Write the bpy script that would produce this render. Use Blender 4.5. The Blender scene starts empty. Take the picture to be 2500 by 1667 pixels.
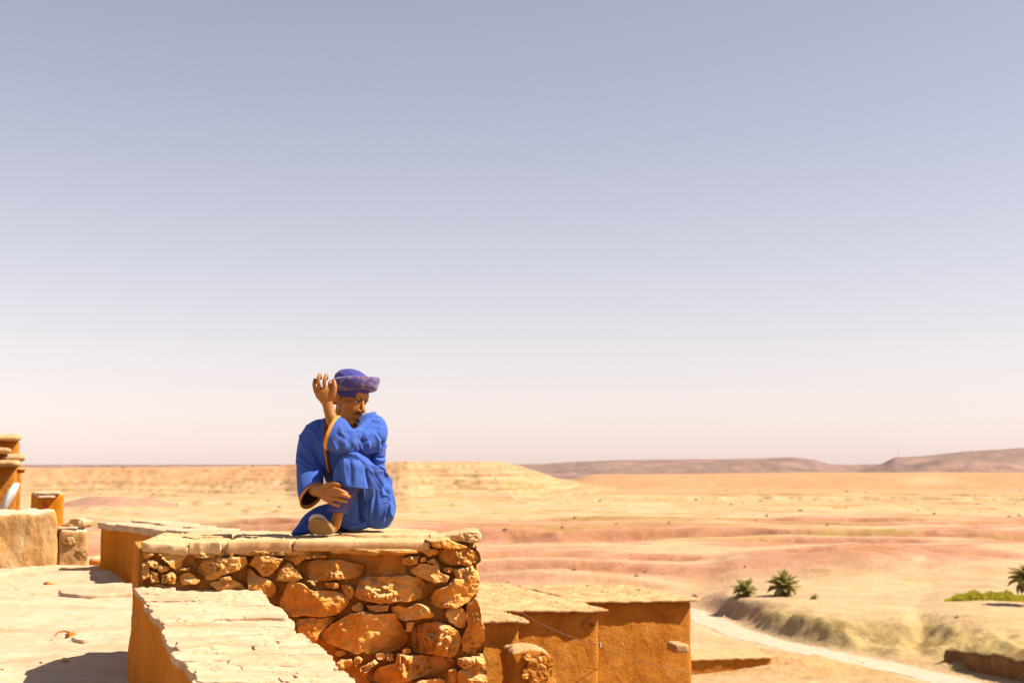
import bpy, bmesh, math, random
import numpy as np
from mathutils import Vector

SC = bpy.context.scene
COL = SC.collection
R = math.radians

# ------------------------------------------------------------------ camera
F = 3200.0                       # focal length in photograph pixels (2500 wide)
KZ = 2600.0 / F
VH = 1130.0                      # row of eye level in the photograph
TH = math.atan((VH - 833.5) / F)
cam_d = bpy.data.cameras.new('camera')
cam = bpy.data.objects.new('camera', cam_d); COL.objects.link(cam)
cam.location = (0, 0, 0)
cam.rotation_euler = (R(90) + TH, 0, 0)
cam_d.sensor_width = 36.0
cam_d.lens = 36.0 * F / 2500.0
cam_d.clip_start = 0.05
cam_d.clip_end = 60000
cam_d.dof.use_dof = True
cam_d.dof.focus_distance = 6.2
cam_d.dof.aperture_fstop = 4.8
SC.camera = cam

# ------------------------------------------------------------------ sky and sun
SUN = Vector((0.645, -0.085, 0.765)).normalized()      # towards the sun: right of the view, high
world = bpy.data.worlds.new('World'); SC.world = world
world.use_nodes = True
wn, wl = world.node_tree.nodes, world.node_tree.links
bg = wn['Background']
sky = wn.new('ShaderNodeTexSky'); sky.sky_type = 'NISHITA'
sky.sun_disc = False
sky.sun_elevation = math.asin(SUN.z)
sky.sun_rotation = math.atan2(SUN.x, SUN.y)
sky.altitude = 0
sky.air_density = 1.6
sky.dust_density = 0.12
sky.ozone_density = 1.0
bw = wn.new('ShaderNodeRGBToBW'); wl.new(sky.outputs[0], bw.inputs[0])
grey = wn.new('ShaderNodeMixRGB'); grey.inputs[0].default_value = 0.6      # dusty, washed-out desert air
wl.new(sky.outputs[0], grey.inputs[1]); wl.new(bw.outputs[0], grey.inputs[2])
tint = wn.new('ShaderNodeMixRGB'); tint.blend_type = 'MULTIPLY'; tint.inputs[0].default_value = 1.0
tint.inputs[2].default_value = (0.985, 0.914, 1.045, 1)
wl.new(grey.outputs[0], tint.inputs[1])
wl.new(tint.outputs[0], bg.inputs[0])
bg.inputs[1].default_value = 0.0595
sun_d = bpy.data.lights.new('sun', 'SUN')
sun_d.energy = 5.0
sun_d.angle = R(0.53)
sun_d.color = (1.0, 0.90, 0.74)
sun = bpy.data.objects.new('sun', sun_d); COL.objects.link(sun)
sun.rotation_euler = SUN.to_track_quat('Z', 'Y').to_euler()
SC.view_settings.view_transform = 'Standard'
SC.view_settings.look = 'None'
SC.view_settings.exposure = 1.16         # a bright exposure: pale stone burns out in the sun
SC.view_settings.gamma = 1.0
SC.cycles.max_bounces = 8
SC.cycles.diffuse_bounces = 5

# ------------------------------------------------------------------ helpers
def ray(u, v):
    x = (u - 1250.0) / F; y = -(v - 833.5) / F
    return np.array([x, math.cos(TH) - y * math.sin(TH), math.sin(TH) + y * math.cos(TH)])
def P(u, v, Y):                  # point on the pixel's ray at depth Y
    d = ray(u, v); return d * (Y / d[1])
def Pz(u, v, z):                 # point on the pixel's ray at height z
    d = ray(u, v); return d * (z / d[2])

def _h(i, j, k, s):
    n = (i * 374761393 + j * 668265263 + k * 1274126177 + s * 974711) & 0xFFFFFFFF
    n = ((n ^ (n >> 13)) * 1274126177) & 0xFFFFFFFF
    n = ((n ^ (n >> 16)) * 2246822519) & 0xFFFFFFFF
    return ((n ^ (n >> 15)) & 0xFFFFFF) / float(0xFFFFFF)
def noise(p, seed=0):            # value noise in -1..1
    p = np.asarray(p, dtype=float)
    i = np.floor(p).astype(np.int64); f = p - i
    f = f * f * f * (f * (f * 6 - 15) + 10)
    out = 0.0
    for a in (0, 1):
        for b in (0, 1):
            for c in (0, 1):
                w = (f[..., 0] if a else 1 - f[..., 0]) * (f[..., 1] if b else 1 - f[..., 1]) * (f[..., 2] if c else 1 - f[..., 2])
                out = out + w * _h(i[..., 0] + a, i[..., 1] + b, i[..., 2] + c, seed)
    return out * 2 - 1
def fbm(p, oct=4, seed=0, gain=0.5, ridged=False):
    p = np.asarray(p, dtype=float); a = 1.0; t = 0.0; n = 0.0
    for o in range(oct):
        x = noise(p * (2.03 ** o) + 17.3 * o, seed + o)
        if ridged: x = 1 - 2 * np.abs(x)
        t = t + a * x; n += a; a *= gain
    return t / n
def sstep(a, b, x):
    t = np.clip((x - a) / (b - a), 0, 1); return t * t * (3 - 2 * t)
def p3(x, y, z): return np.stack(np.broadcast_arrays(np.asarray(x, float), np.asarray(y, float), np.asarray(z, float)), -1)

def mesh_of(name, verts, faces, mat=None, smooth=True):
    me = bpy.data.meshes.new(name)
    V = np.asarray(verts, dtype=np.float32).reshape(-1, 3)
    if isinstance(faces, np.ndarray): lens = np.full(len(faces), faces.shape[1], dtype=np.int32); idx = faces.ravel()
    else:
        lens = np.fromiter((len(f) for f in faces), dtype=np.int32, count=len(faces))
        idx = np.fromiter((i for f in faces for i in f), dtype=np.int32, count=int(lens.sum()))
    me.vertices.add(len(V)); me.vertices.foreach_set('co', V.ravel())
    me.loops.add(len(idx)); me.loops.foreach_set('vertex_index', idx.astype(np.int32))
    me.polygons.add(len(lens)); me.polygons.foreach_set('loop_start', np.concatenate([[0], np.cumsum(lens)[:-1]]).astype(np.int32))
    me.update(calc_edges=True)
    if smooth: me.polygons.foreach_set('use_smooth', np.ones(len(me.polygons), dtype=bool))
    if mat: me.materials.append(mat)
    me.update()
    return me
def add(name, me, parent=None, loc=None):
    o = bpy.data.objects.new(name, me); COL.objects.link(o)
    if parent is not None: o.parent = parent
    if loc is not None: o.location = loc
    return o
def tag(o, label=None, cat=None, group=None, kind=None):
    if label: o['label'] = label
    if cat: o['category'] = cat
    if group: o['group'] = group
    if kind: o['kind'] = kind
    return o
def thing(name, loc, label, cat, group=None):
    return tag(add(name, None, None, tuple(float(c) for c in loc)), label, cat, group)
def rel(o, pts):                 # world points to a thing's own coordinates (things here are unrotated)
    return np.asarray(pts, float) - np.array(o.location)

def grid_faces(nr, nc, wrap=False):
    i = np.arange(nr * nc).reshape(nr, nc)
    if wrap: a, b = i, np.roll(i, -1, 1)
    else: a, b = i[:, :-1], i[:, 1:]
    return np.stack([a[:-1], b[:-1], b[1:], a[1:]], -1).reshape(-1, 4).tolist()

def rough_box(size, res, amp=0.02, rnd=0.05, seed=0, scale=(6, 6, 6), taper=0.0, oct=4, topfn=None):
    """rounded box standing on z=0, centred in x and y, pushed about by continuous noise"""
    sx, sy, sz = size
    n = [max(2, int(math.ceil(s / res)) + 1) for s in size]
    V, Fc, off = [], [], 0
    for ax in range(3):
        a, b = [(1, 2), (2, 0), (0, 1)][ax]
        A, B = np.meshgrid(np.linspace(-.5, .5, n[a]), np.linspace(-.5, .5, n[b]), indexing='ij')
        for sgn in (-.5, .5):
            p = np.zeros(A.shape + (3,)); p[..., ax] = sgn; p[..., a] = A; p[..., b] = B
            V.append(p.reshape(-1, 3))
            fs = grid_faces(n[a], n[b])
            if sgn < 0: fs = [f[::-1] for f in fs]
            Fc += [tuple(i + off for i in f) for f in fs]; off += A.size
    p = np.concatenate(V) * np.array(size)
    h = np.array(size) / 2; r = min(rnd, *(h * 0.98))
    q = np.clip(p, -(h - r), h - r); d = p - q
    L = np.linalg.norm(d, axis=1, keepdims=True); L[L == 0] = 1
    on = np.abs(d).max(axis=1, keepdims=True) > 1e-9
    p = np.where(on, q + d / L * r, p)
    p[:, 2] += sz / 2
    if taper: p[:, :2] *= (1 - taper * (p[:, 2:3] / sz))
    s = np.array(scale)
    nv = np.stack([fbm(p * s, oct, seed), fbm(p * s + 31.7, oct, seed + 7), fbm(p * s - 11.1, oct, seed + 13)], -1)
    p = p + nv * amp
    if topfn is not None: p = topfn(p)
    return p, Fc
def box_obj(name, parent, centre, size, mat, rz=0.0, weld=True, **kw):
    res = kw.pop('res', 0.08)
    p, f = rough_box(size, res, **kw)
    c, s = math.cos(rz), math.sin(rz)
    p = np.stack([p[:, 0] * c - p[:, 1] * s, p[:, 0] * s + p[:, 1] * c, p[:, 2]], -1) + np.asarray(centre, float)
    if parent is not None: p = rel(parent, p)
    me = mesh_of(name, p, f, mat)
    if weld:
        bm = bmesh.new(); bm.from_mesh(me); bmesh.ops.remove_doubles(bm, verts=bm.verts, dist=1e-5); bm.to_mesh(me); bm.free()
        me.polygons.foreach_set('use_smooth', np.ones(len(me.polygons), dtype=bool))
    return add(name, me, parent)

def resample(poly, n, rng=None, chaikin=1):
    p = np.asarray(poly, float)
    for _ in range(chaikin):
        q = np.roll(p, -1, 0); p = np.stack([p * .78 + q * .22, p * .22 + q * .78], 1).reshape(-1, 2)
    q = np.vstack([p, p[:1]]); seg = np.linalg.norm(np.diff(q, axis=0), axis=1)
    s = np.concatenate([[0], np.cumsum(seg)]); t = np.linspace(0, s[-1], n, endpoint=False)
    return np.stack([np.interp(t, s, q[:, 0]), np.interp(t, s, q[:, 1])], -1)
def area_centroid(p):
    x, y = p[:, 0], p[:, 1]; x1, y1 = np.roll(x, -1), np.roll(y, -1); c = x * y1 - x1 * y; A = c.sum() / 2
    return np.array([((x + x1) * c).sum(), ((y + y1) * c).sum()]) / (6 * A), A
def stone_pts(poly, out, back, seed, n=64, rings=15, sharp=3.0, rough=0.02, facets=4, jitter=0.004, slope=0.55, fs=14.0, chaikin=1, flat=False):
    """a rock with the outline poly (2-D, metres): bulges by `out`, goes in by `back`; returns local (a, b, d)"""
    rng = np.random.RandomState(seed)
    o = resample(poly, n, chaikin=chaikin)
    c, A = area_centroid(o)
    if A < 0: o = o[::-1]; c, A = area_centroid(o)
    rad = math.sqrt(abs(A) / math.pi)
    d = o - c; L = np.linalg.norm(d, axis=1, keepdims=True)
    jn = fbm(p3(o[:, 0] * 26, o[:, 1] * 26, seed * 3.1), 3, seed, .6)
    o = o + d / L * (jn[:, None] * jitter * 1.6)
    if flat: s = np.concatenate([[1.0, 1.0, 1.0, .985], 1 - np.linspace(0.04, 1, rings) ** 1.2])
    else: s = np.concatenate([[1.0, 1.0], 1 - np.linspace(0.012, 1, rings) ** 1.35])
    V = []
    for k, t in enumerate(s):
        q = c + (o - c) * (t if k else 0.95)
        if k == 0: dd = np.full(n, -back)
        elif flat: dd = np.full(n, (0, 0, out * .86, out)[k] if k < 4 else out)
        elif k == 1: dd = np.full(n, -0.3 * min(out, 0.03))
        else: dd = np.full(n, out * (1 - t ** sharp) ** 0.5)
        V.append(np.concatenate([q, dd[:, None]], 1))
    V = np.array(V)
    k0 = 3 if flat else 2
    fr = V[k0:]
    for _ in range(facets):                       # split faces: planes that cut the bulge, and a ragged seam where they meet
        th = rng.uniform(0, 2 * math.pi); g = np.array([math.cos(th), math.sin(th)]) * slope * rng.uniform(.35, 1.0)
        off = rng.uniform(0.30, 0.85) * out
        sh = rng.uniform(-.5, .5, 2) * rad
        pl = off + (fr[..., 0] - c[0] - sh[0]) * g[0] + (fr[..., 1] - c[1] - sh[1]) * g[1] + 0.45 * rough * fbm(p3(fr[..., 0] * 22, fr[..., 1] * 22, seed), 2, seed + 5)
        fr[..., 2] = np.where(fr[..., 2] > pl, pl + (fr[..., 2] - pl) * .06, fr[..., 2])
    p = p3(fr[..., 0], fr[..., 1], fr[..., 2] + seed * 1.37)
    w = (1 - s[k0:] ** 10)[:, None]
    patch = sstep(-0.05, 0.25, noise(p * 9.0, seed + 3))
    rg = fbm(p * fs * 1.6, 3, seed + 21, .55, True)
    fr[..., 2] += w * rough * (0.5 * fbm(p * fs, 3, seed) + .16 * fbm(p * fs * 5.5, 2, seed + 31) + patch * (0.85 * fbm(p * fs * 3.2, 3, seed + 9, 0.65) + .35 * rg))
    V[k0:] = fr
    ver = V.reshape(-1, 3)
    fcs = grid_faces(len(s), n, True)
    fcs.append(tuple(range(n))[::-1])
    return ver, fcs
def stone_obj(name, parent, poly, origin, e1, e2, nrm, mat, out=0.06, back=0.1, seed=0, **kw):
    ver, fcs = stone_pts(poly, out, back, seed, **kw)
    W = np.asarray(origin) + ver[:, :1] * e1 + ver[:, 1:2] * e2 + ver[:, 2:3] * nrm
    if np.dot(np.cross(e1, e2), nrm) < 0: fcs = [f[::-1] for f in fcs]
    return add(name, mesh_of(name, rel(parent, W) if parent else W, fcs, mat), parent)

# ------------------------------------------------------------------ materials
def nn(t, kind, **kw):
    n = t.nodes.new(kind)
    for k, v in kw.items():
        if k.startswith('i_'): n.inputs[k[2:].replace('_', ' ')].default_value = v
        else: setattr(n, k, v)
    return n
ALB = 0.66                       # the tones below, brought down to real reflectances
def tone(c): return tuple(x * ALB for x in c)
def base_mat(name, rough=0.95, spec=0.12):
    m = bpy.data.materials.new(name); m.use_nodes = True
    b = m.node_tree.nodes['Principled BSDF']
    b.inputs['Roughness'].default_value = rough
    b.inputs['Specular IOR Level'].default_value = spec
    return m, m.node_tree, b
def ramp(t, stops, fac):
    r = t.nodes.new('ShaderNodeValToRGB'); e = r.color_ramp.elements
    while len(e) < len(stops): e.new(0.5)
    for el, (p, c) in zip(e, stops): el.position = p; el.color = (*c, 1)
    t.links.new(fac, r.inputs[0]); return r.outputs[0]
def mixc(t, fac, a, b, mode='MIX'):
    m = t.nodes.new('ShaderNodeMix'); m.data_type = 'RGBA'; m.blend_type = mode
    for s, v in ((m.inputs[0], fac), (m.inputs[6], a), (m.inputs[7], b)):
        if hasattr(v, 'is_linked') or hasattr(v, 'links'): t.links.new(v, s)
        else: s.default_value = v if isinstance(v, (int, float)) else (*v, 1)
    return m.outputs[2]
def noise_n(t, scale, detail=6, rough=0.6, vec=None, stretch=None, dist=0.0):
    n = nn(t, 'ShaderNodeTexNoise'); n.inputs['Scale'].default_value = scale
    n.inputs['Detail'].default_value = detail; n.inputs['Roughness'].default_value = rough
    n.inputs['Distortion'].default_value = dist
    g = nn(t, 'ShaderNodeNewGeometry') if vec is None else None
    v = g.outputs['Position'] if g else vec
    if stretch:
        mp = nn(t, 'ShaderNodeMapping'); mp.inputs['Scale'].default_value = stretch
        t.links.new(v, mp.inputs['Vector']); v = mp.outputs[0]
    t.links.new(v, n.inputs['Vector']); return n.outputs['Fac']
def earth(name, c_dark, c_mid, c_light, scale=5.0, bump=0.5, bdist=0.02, fine=60.0, stretch=None, sunlit_dust=None, rough=0.95, vary=0.0):
    """clay, dusty ground or stone: three tones over two scales of noise, relief at two scales"""
    m, t, b = base_mat(name, rough)
    c_dark, c_mid, c_light = tone(c_dark), tone(c_mid), tone(c_light); sunlit_dust = tone(sunlit_dust) if sunlit_dust else None
    n1 = noise_n(t, scale, 8, 0.62, stretch=stretch); n2 = noise_n(t, fine, 5, 0.65, stretch=stretch)
    col = ramp(t, [(0.30, c_dark), (0.50, c_mid), (0.70, c_light)], n1)
    col = mixc(t, 0.55, col, ramp(t, [(0.25, (0.62, 0.58, 0.5)), (0.55, (1, 1, 1)), (0.8, (1.2, 1.2, 1.25))], n2), 'MULTIPLY')
    if vary:                                      # each stone its own tone
        oi = nn(t, 'ShaderNodeObjectInfo')
        col = mixc(t, vary, col, ramp(t, [(0, (.80, .73, .66)), (.4, (1, 1, 1)), (.75, (1.1, 1.16, 1.3)), (1, (1.0, .93, .8))], oi.outputs['Random']), 'MULTIPLY')
    if sunlit_dust is not None:                          # upward faces paled: dusty, with sunlit tops painted into the colour
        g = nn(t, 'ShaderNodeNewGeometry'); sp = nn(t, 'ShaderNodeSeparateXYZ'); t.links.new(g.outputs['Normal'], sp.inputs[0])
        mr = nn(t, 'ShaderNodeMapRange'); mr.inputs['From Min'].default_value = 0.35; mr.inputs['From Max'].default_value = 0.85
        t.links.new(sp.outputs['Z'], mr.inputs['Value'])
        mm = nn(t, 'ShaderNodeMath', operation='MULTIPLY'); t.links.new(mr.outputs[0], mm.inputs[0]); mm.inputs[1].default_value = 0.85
        col = mixc(t, mm.outputs[0], col, sunlit_dust)
    t.links.new(col, b.inputs['Base Color'])
    bp = nn(t, 'ShaderNodeBump'); bp.inputs['Strength'].default_value = bump; bp.inputs['Distance'].default_value = bdist
    t.links.new(n1, bp.inputs['Height'])
    b2 = nn(t, 'ShaderNodeBump'); b2.inputs['Strength'].default_value = bump * 0.8; b2.inputs['Distance'].default_value = bdist * 0.35
    t.links.new(n2, b2.inputs['Height']); t.links.new(bp.outputs[0], b2.inputs['Normal'])
    t.links.new(b2.outputs[0], b.inputs['Normal'])
    return m
def plain(name, c, rough=0.9, spec=0.15, var=0.25, scale=20):
    m, t, b = base_mat(name, rough, spec)
    c = tone(c); n = noise_n(t, scale, 4)
    t.links.new(mixc(t, n, tuple(x * (1 - var) for x in c), tuple(min(1, x * (1 + var)) for x in c)), b.inputs['Base Color'])
    return m

M_STONE = earth('stone', (0.64, 0.265, 0.036), (0.79, 0.365, 0.068), (0.88, 0.50, 0.16), 7.0, 0.9, 0.018, 85, sunlit_dust=(.74, .48, .22), vary=.8)  # pale upward faces paint the sunlit look onto stone tops
M_STONE_B = earth('stone_pale', (0.62, 0.28, 0.05), (0.75, 0.38, 0.085), (0.85, 0.53, 0.19), 9.0, 0.9, 0.018, 85, sunlit_dust=(.76, .52, .26), vary=.6)  # sunlit tops painted in here as well
M_MORTAR = earth('mortar', (0.50, 0.195, 0.028), (0.66, 0.285, 0.05), (0.76, 0.39, 0.11), 12.0, 0.9, 0.02, 60)
M_SLAB = earth('slab', (0.62, 0.36, 0.15), (0.75, 0.48, 0.235), (0.81, 0.58, 0.33), 5.0, 0.9, 0.008, 55)
M_SLABTOP = earth('path_slab', (0.58, 0.37, 0.21), (0.71, 0.50, 0.32), (0.79, 0.60, 0.41), 6.0, 0.8, 0.010, 38, stretch=(0.5, 2.4, 1))
M_CLAY = earth('clay_plaster', (0.60, 0.19, 0.008), (0.72, 0.25, 0.014), (0.79, 0.31, 0.03), 3.0, 0.75, 0.03, 40, stretch=(1, 1, 0.3), sunlit_dust=(0.74, 0.54, 0.33))
M_CLAYR = earth('clay_rough', (0.43, 0.145, 0.014), (0.56, 0.205, 0.025), (0.65, 0.28, 0.05), 2.6, 0.9, 0.05, 22, sunlit_dust=(0.66, 0.40, 0.2))
M_ROOF = earth('roof_mud', (0.55, 0.29, 0.12), (0.68, 0.41, 0.19), (0.76, 0.52, 0.28), 5.0, 0.9, 0.04, 30)
M_FLOOR = earth('terrace_dust', (0.56, 0.35, 0.20), (0.70, 0.49, 0.32), (0.77, 0.58, 0.40), 1.6, 0.7, 0.014, 30, stretch=(0.45, 1.6, 1))
M_LEFTW = earth('old_clay', (0.52, 0.26, 0.08), (0.66, 0.38, 0.15), (0.76, 0.52, 0.28), 5.0, 0.9, 0.04, 28, stretch=(1, 1, 0.6), sunlit_dust=(0.8, 0.62, 0.42))
# ------------------------------------------------------------------ the land
ROAD = [(1560, 1478), (1640, 1487), (1700, 1503), (1760, 1527), (1830, 1553), (1950, 1583), (2100, 1614), (2250, 1645), (2370, 1680), (2480, 1740), (2560, 1850)]
ZV = -32.5
road_xy = []
for (u, v) in ROAD:
    p = Pz(u, v, ZV); road_xy.append((p[0], p[1]))
road_xy = np.array(road_xy)
def spline(pts, n):
    pts = np.asarray(pts, float); k = len(pts); out = []
    ext = np.vstack([2 * pts[0] - pts[1], pts, 2 * pts[-1] - pts[-2]])
    for i in range(k - 1):
        a, b, c, d = ext[i], ext[i + 1], ext[i + 2], ext[i + 3]
        for t in np.linspace(0, 1, n, endpoint=False):
            out.append(0.5 * ((2 * b) + (-a + c) * t + (2 * a - 5 * b + 4 * c - d) * t * t + (-a + 3 * b - 3 * c + d) * t ** 3))
    out.append(pts[-1]); return np.array(out)
road_c = spline(road_xy, 12)
def road_dist(X, Y):
    d = np.full(X.shape, 1e9)
    for i in range(len(road_c) - 1):
        a, b = road_c[i], road_c[i + 1]; ab = b - a
        t = np.clip(((X - a[0]) * ab[0] + (Y - a[1]) * ab[1]) / (ab @ ab), 0, 1)
        d = np.minimum(d, np.hypot(X - a[0] - t * ab[0], Y - a[1] - t * ab[1]))
    return d

def land(X, Y):
    """height and colour of the ground; returns z, rgb"""
    Xw = np.asarray(X, float); Yw_ = np.asarray(Y, float)
    X = Xw * KZ; Y = Yw_ * KZ                      # the feature distances below are in units of 1/KZ metres
    r = np.hypot(X, Y); D = np.maximum(Y, 0.55 * r)
    q = p3(X, Y, 0)
    u = np.clip(1250 + F * X / np.maximum(Y, 0.55 * r + 1e-6), -900, 3400)
    u0 = u; u = u + 46 * fbm(q / 16, 3, 9) * (r < 330)
    near = (r < 420)
    z = np.interp(D, [0, 10, 124, 150, 225, 300, 430, 700, 1000, 1500, 3000, 12000, 40000],
                  [-3.6, -5.5, -32, ZV, ZV + .6, -29.2, -27.0, -25.6, -27.0, -30, -60, -60, -90])
    n1 = fbm(q / 60, 4, 1); n2 = fbm(q / 14, 4, 2); n3 = fbm(q / 260, 4, 3)
    # ---- colours of the zones
    cream = np.array([0.67, 0.475, 0.27]); tan = np.array([0.60, 0.38, 0.22]); red = np.array([0.56, 0.305, 0.205])
    redd = np.array([0.42, 0.195, 0.10]); orange = np.array([0.57, 0.315, 0.165]); mauve = np.array([0.30, 0.205, 0.18])
    olive = np.array([0.40, 0.275, 0.085]); dark = np.array([0.36, 0.215, 0.08]); earthc = np.array([0.64, 0.37, 0.17])
    def lerp(c, d, w): w = np.asarray(w)[..., None]; return c * (1 - w) + d * w
    col = np.broadcast_to(cream, X.shape + (3,)).copy()
    # ---- river bank beside the road
    foot = np.interp(u, [1500, 1720, 1800, 1900, 2050, 2190, 2235, 2275, 2330, 2420, 2600, 3400],
                        [260, 226, 207, 193, 180, 174.5, 178, 172, 166, 160, 150, 150]) + 6 * fbm(q / 11, 3, 12) + .5
    wid = np.interp(u, [1700, 1850, 2200, 2500], [26, 24, 27, 34]) * (1 + 0.25 * n1)
    hb = np.interp(u, [1500, 1720, 1850, 2050, 2200, 2240, 2290, 2400, 2500], [3.2, 3.4, 4.6, 5.0, 4.8, 4.6, 5.2, 5.8, 5.6])
    t = sstep(0, 1, (D - foot) / wid)
    on = np.exp(-((t - .46) / .40) ** 4) * sstep(1690, 1760, u)
    ero = fbm(p3(X / 4.2, Y / 2.4, 0), 5, 21, 0.6, True)
    target = ZV + hb + 0.5 * n1
    back = sstep(1700, 1790, u) * sstep(-5, 8, D - foot) * (1 - sstep(300, 330, D))
    z = np.where(back > 0, np.maximum(z, z + (ZV + (target - ZV) * t - z) * back), z)
    z = z + on * (.35 * ero + 1.9 * fbm(q / 10, 3, 15) + 1.0 * fbm(q / 4.0, 3, 14) + .55 * fbm(q / 1.5, 3, 16))
    col = lerp(col, tan, 0.6 * sstep(-.15, .35, n2) * sstep(130, 330, D))
    col = lerp(col, red * 1.1, .45 * sstep(.05, .4, fbm(p3(X / 30, Y / 9, 6), 4, 11)) * sstep(190, 250, D) * (1 - sstep(300, 330, D)))
    col = lerp(col, earthc, sstep(210, 165, D) * (0.55 + 0.3 * n2) * (1 - on))
    blot = sstep(-.1, .35, fbm(p3(X / 5.5, Y / 4.0, 3), 4, 33, 0.6))
    straw = np.array([.55, .40, .165])
    col = lerp(col, straw * (1 - .25 * blot[..., None]), np.clip(on * 1.2, 0, 1) * .9 * sstep(1800, 1880, u))
    col = lerp(col, redd * 1.15, np.clip(on * 1.2, 0, 1) * sstep(1880, 1800, u) * .6)
    col = lerp(col, dark, np.clip(on * 1.1, 0, 1) * sstep(.12, .4, fbm(p3(X / 3.2, Y / 1.8, 8), 4, 44, .6)) * 0.6)
    # scrubby mounds in the foreground of the valley
    col = lerp(col, olive * 1.25, 0.5 * sstep(.1, .4, fbm(p3(X / 5, Y / 3, 5), 4, 55, .6)) * sstep(205, 170, D) * (1 - on))
    # rubble heap by the low wall
    hx, hy = Pz(1950, 1640, ZV)[:2] * KZ
    hp = np.exp(-(((X - hx) / 7.5) ** 2 + ((Y - hy) / 5.5) ** 2))
    z = z + hp * (1.9 + 0.7 * fbm(q / 1.3, 4, 61))
    col = lerp(col, earthc * 1.05, np.clip(hp * 1.3, 0, 1))
    # ---- rolling mounds behind the palms
    m1 = sstep(228, 250, D) * (1 - sstep(300, 335, D))
    roll = np.maximum(0, fbm(p3(X / 42 + 3, Y / 24, 0), 3, 71))
    hm = np.exp(-(((u - 2130) / 190) ** 2 + ((D - 282) / 24) ** 2)) * 2.6 + np.exp(-(((u - 1300) / 180) ** 2 + ((D - 262) / 26) ** 2)) * 1.5
    z = z + m1 * (roll * 1.3) + hm
    rill = fbm(p3((X + 0.9 * Y) / 3.2, (Y - .9 * X) / 26, 0), 3, 73)
    col = lerp(col, tan, np.clip(hm / 1.2, 0, 1) * (0.65 + .35 * rill)); z = z + 0.4 * rill * np.clip(hm / 2, 0, 1)
    col = lerp(col, red * 1.08, np.exp(-(((u - 1230) / 130) ** 2 + ((D - 255) / 22) ** 2)) * .9)
    col = lerp(col, olive * 1.45, 0.35 * m1 * sstep(.15, .45, fbm(p3(X / 16, Y / 10, 2), 4, 77)))
    # ---- red badlands: soft flat-topped mounds in rows, pale caps, pink aprons
    wx = X + 34 * fbm(q / 80, 3, 81); wy = Y + 16 * fbm(q / 60, 3, 82)
    bl = sstep(252, 282, D + 12 * n1) * (1 - sstep(425, 480, D + 40 * n1))
    rg = fbm(p3(wx / 80, wy / 21, 0), 3, 83, .42, True) * .5 + .5
    gul = fbm(p3(wx / 7.5, wy / 12, 0), 3, 85, .55, True)
    rs_ = np.clip(rg + .035 * gul, 0, 1)
    hB = sstep(.42, .74, rs_) * np.interp(D, [255, 300, 360, 460], [2.6, 3.8, 5.2, 6.0])
    z = z + bl * (hB + .35 * n2)
    side = np.exp(-((rs_ - .60) / .15) ** 2)
    cB = lerp(np.broadcast_to(red * 1.12, col.shape), redd * 1.12, np.clip(side * (.85 - .45 * gul), 0, 1))
    cB = lerp(cB, cream * .96, np.clip(sstep(.77, .83, rs_) * .85, 0, 1))
    cB = lerp(cB, cream, .5 * sstep(.34, .22, rg))
    cB = lerp(cB, redd * 1.3, .28 * sstep(.1, .4, noise(p3(X / 60, 0, z / .8), 87)))
    cB = lerp(cB, olive * 1.05, sstep(.18, .42, fbm(p3(wx / 40, wy / 8, 1), 4, 86)) * .75 * sstep(320, 370, D))
    col = lerp(col, cB, np.clip(bl * 1.15, 0, 1))
    # ---- the pale plain, with low ledges
    pl = sstep(400, 470, D) * (1 - sstep(1500, 1900, D))
    led = fbm(p3(X / 150, Y / 38, 0), 4, 91)
    stp = np.floor(led * 5) + sstep(.7, 1., led * 5 - np.floor(led * 5))
    z = z + pl * (1.0 * stp * .6 + .45 * n1)
    rsr = sstep(.62, .78, led * 5 - np.floor(led * 5)) * sstep(-.1, .2, fbm(p3(X / 22, Y / 30, 0), 3, 96))
    col = lerp(col, tan, pl * .55 * sstep(.0, .35, fbm(p3(X / 120, Y / 22, 0), 4, 92)))
    col = lerp(col, red * 1.02, pl * .6 * sstep(.12, .4, fbm(p3(X / 260, Y / 40, 4), 4, 93)) * sstep(700, 850, D))
    col = lerp(col, dark * 1.15, pl * .65 * rsr)
    col = lerp(col, olive * 1.2, pl * .30 * sstep(.25, .5, fbm(p3(X / 40, Y / 12, 7), 5, 94)))
    # ---- orange scarp on the right, far side of the plain
    sc = sstep(1330, 1460, u)
    df = 1010 + 60 * fbm(p3(X / 240, 0, 0), 3, 101) + 40 * n1
    up = np.clip((D - df) / 110, 0, 1); fall = sstep(1320, 2300, D) * 46
    topz = np.interp(u, [1300, 1400, 1900, 2500], [-16.5, -15.0, -12.8, -12.2]) + 1.2 * fbm(q / 90, 3, 103)
    z = z + sc * up * np.maximum(0, topz - fall - z)
    col = lerp(col, orange * (1.0 + .0), sc * np.clip(up * 7, 0, 1) * (.9 + .1 * n1))
    col = lerp(col, red, sc * np.exp(-((D - df + 95) / 40) ** 2) * (.55 + .3 * n1))
    col = lerp(col, cream * .9, sc * np.exp(-((u - 2260) / 70) ** 2) * np.exp(-((up - .6) / .3) ** 2) * .8)
    # ---- mesa on the left and in the middle
    f1 = np.interp(u, [-900, 0, 400, 700, 850, 1000, 1250, 1400], [900, 830, 770, 760, 650, 575, 590, 640]) + 55 * fbm(q / 120, 3, 111) + 20 * n1
    w1 = np.interp(u, [-900, 0, 400, 700, 850, 1000, 1400], [190, 170, 150, 150, 185, 200, 200])
    tz = np.interp(u, [-900, 0, 80, 300, 700, 940, 1050, 1225, 1262, 1310, 1360, 1420, 1500],
                      [-2, -5.2, -5.0, -4.6, -3.2, 0.2, 1.0, 0.6, -2.0, -8.5, -15.5, -20, -24])
    tz = tz - sstep(1100, 2200, D) * 50
    tt = np.clip((D - f1) / w1, 0, 1.0)
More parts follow.
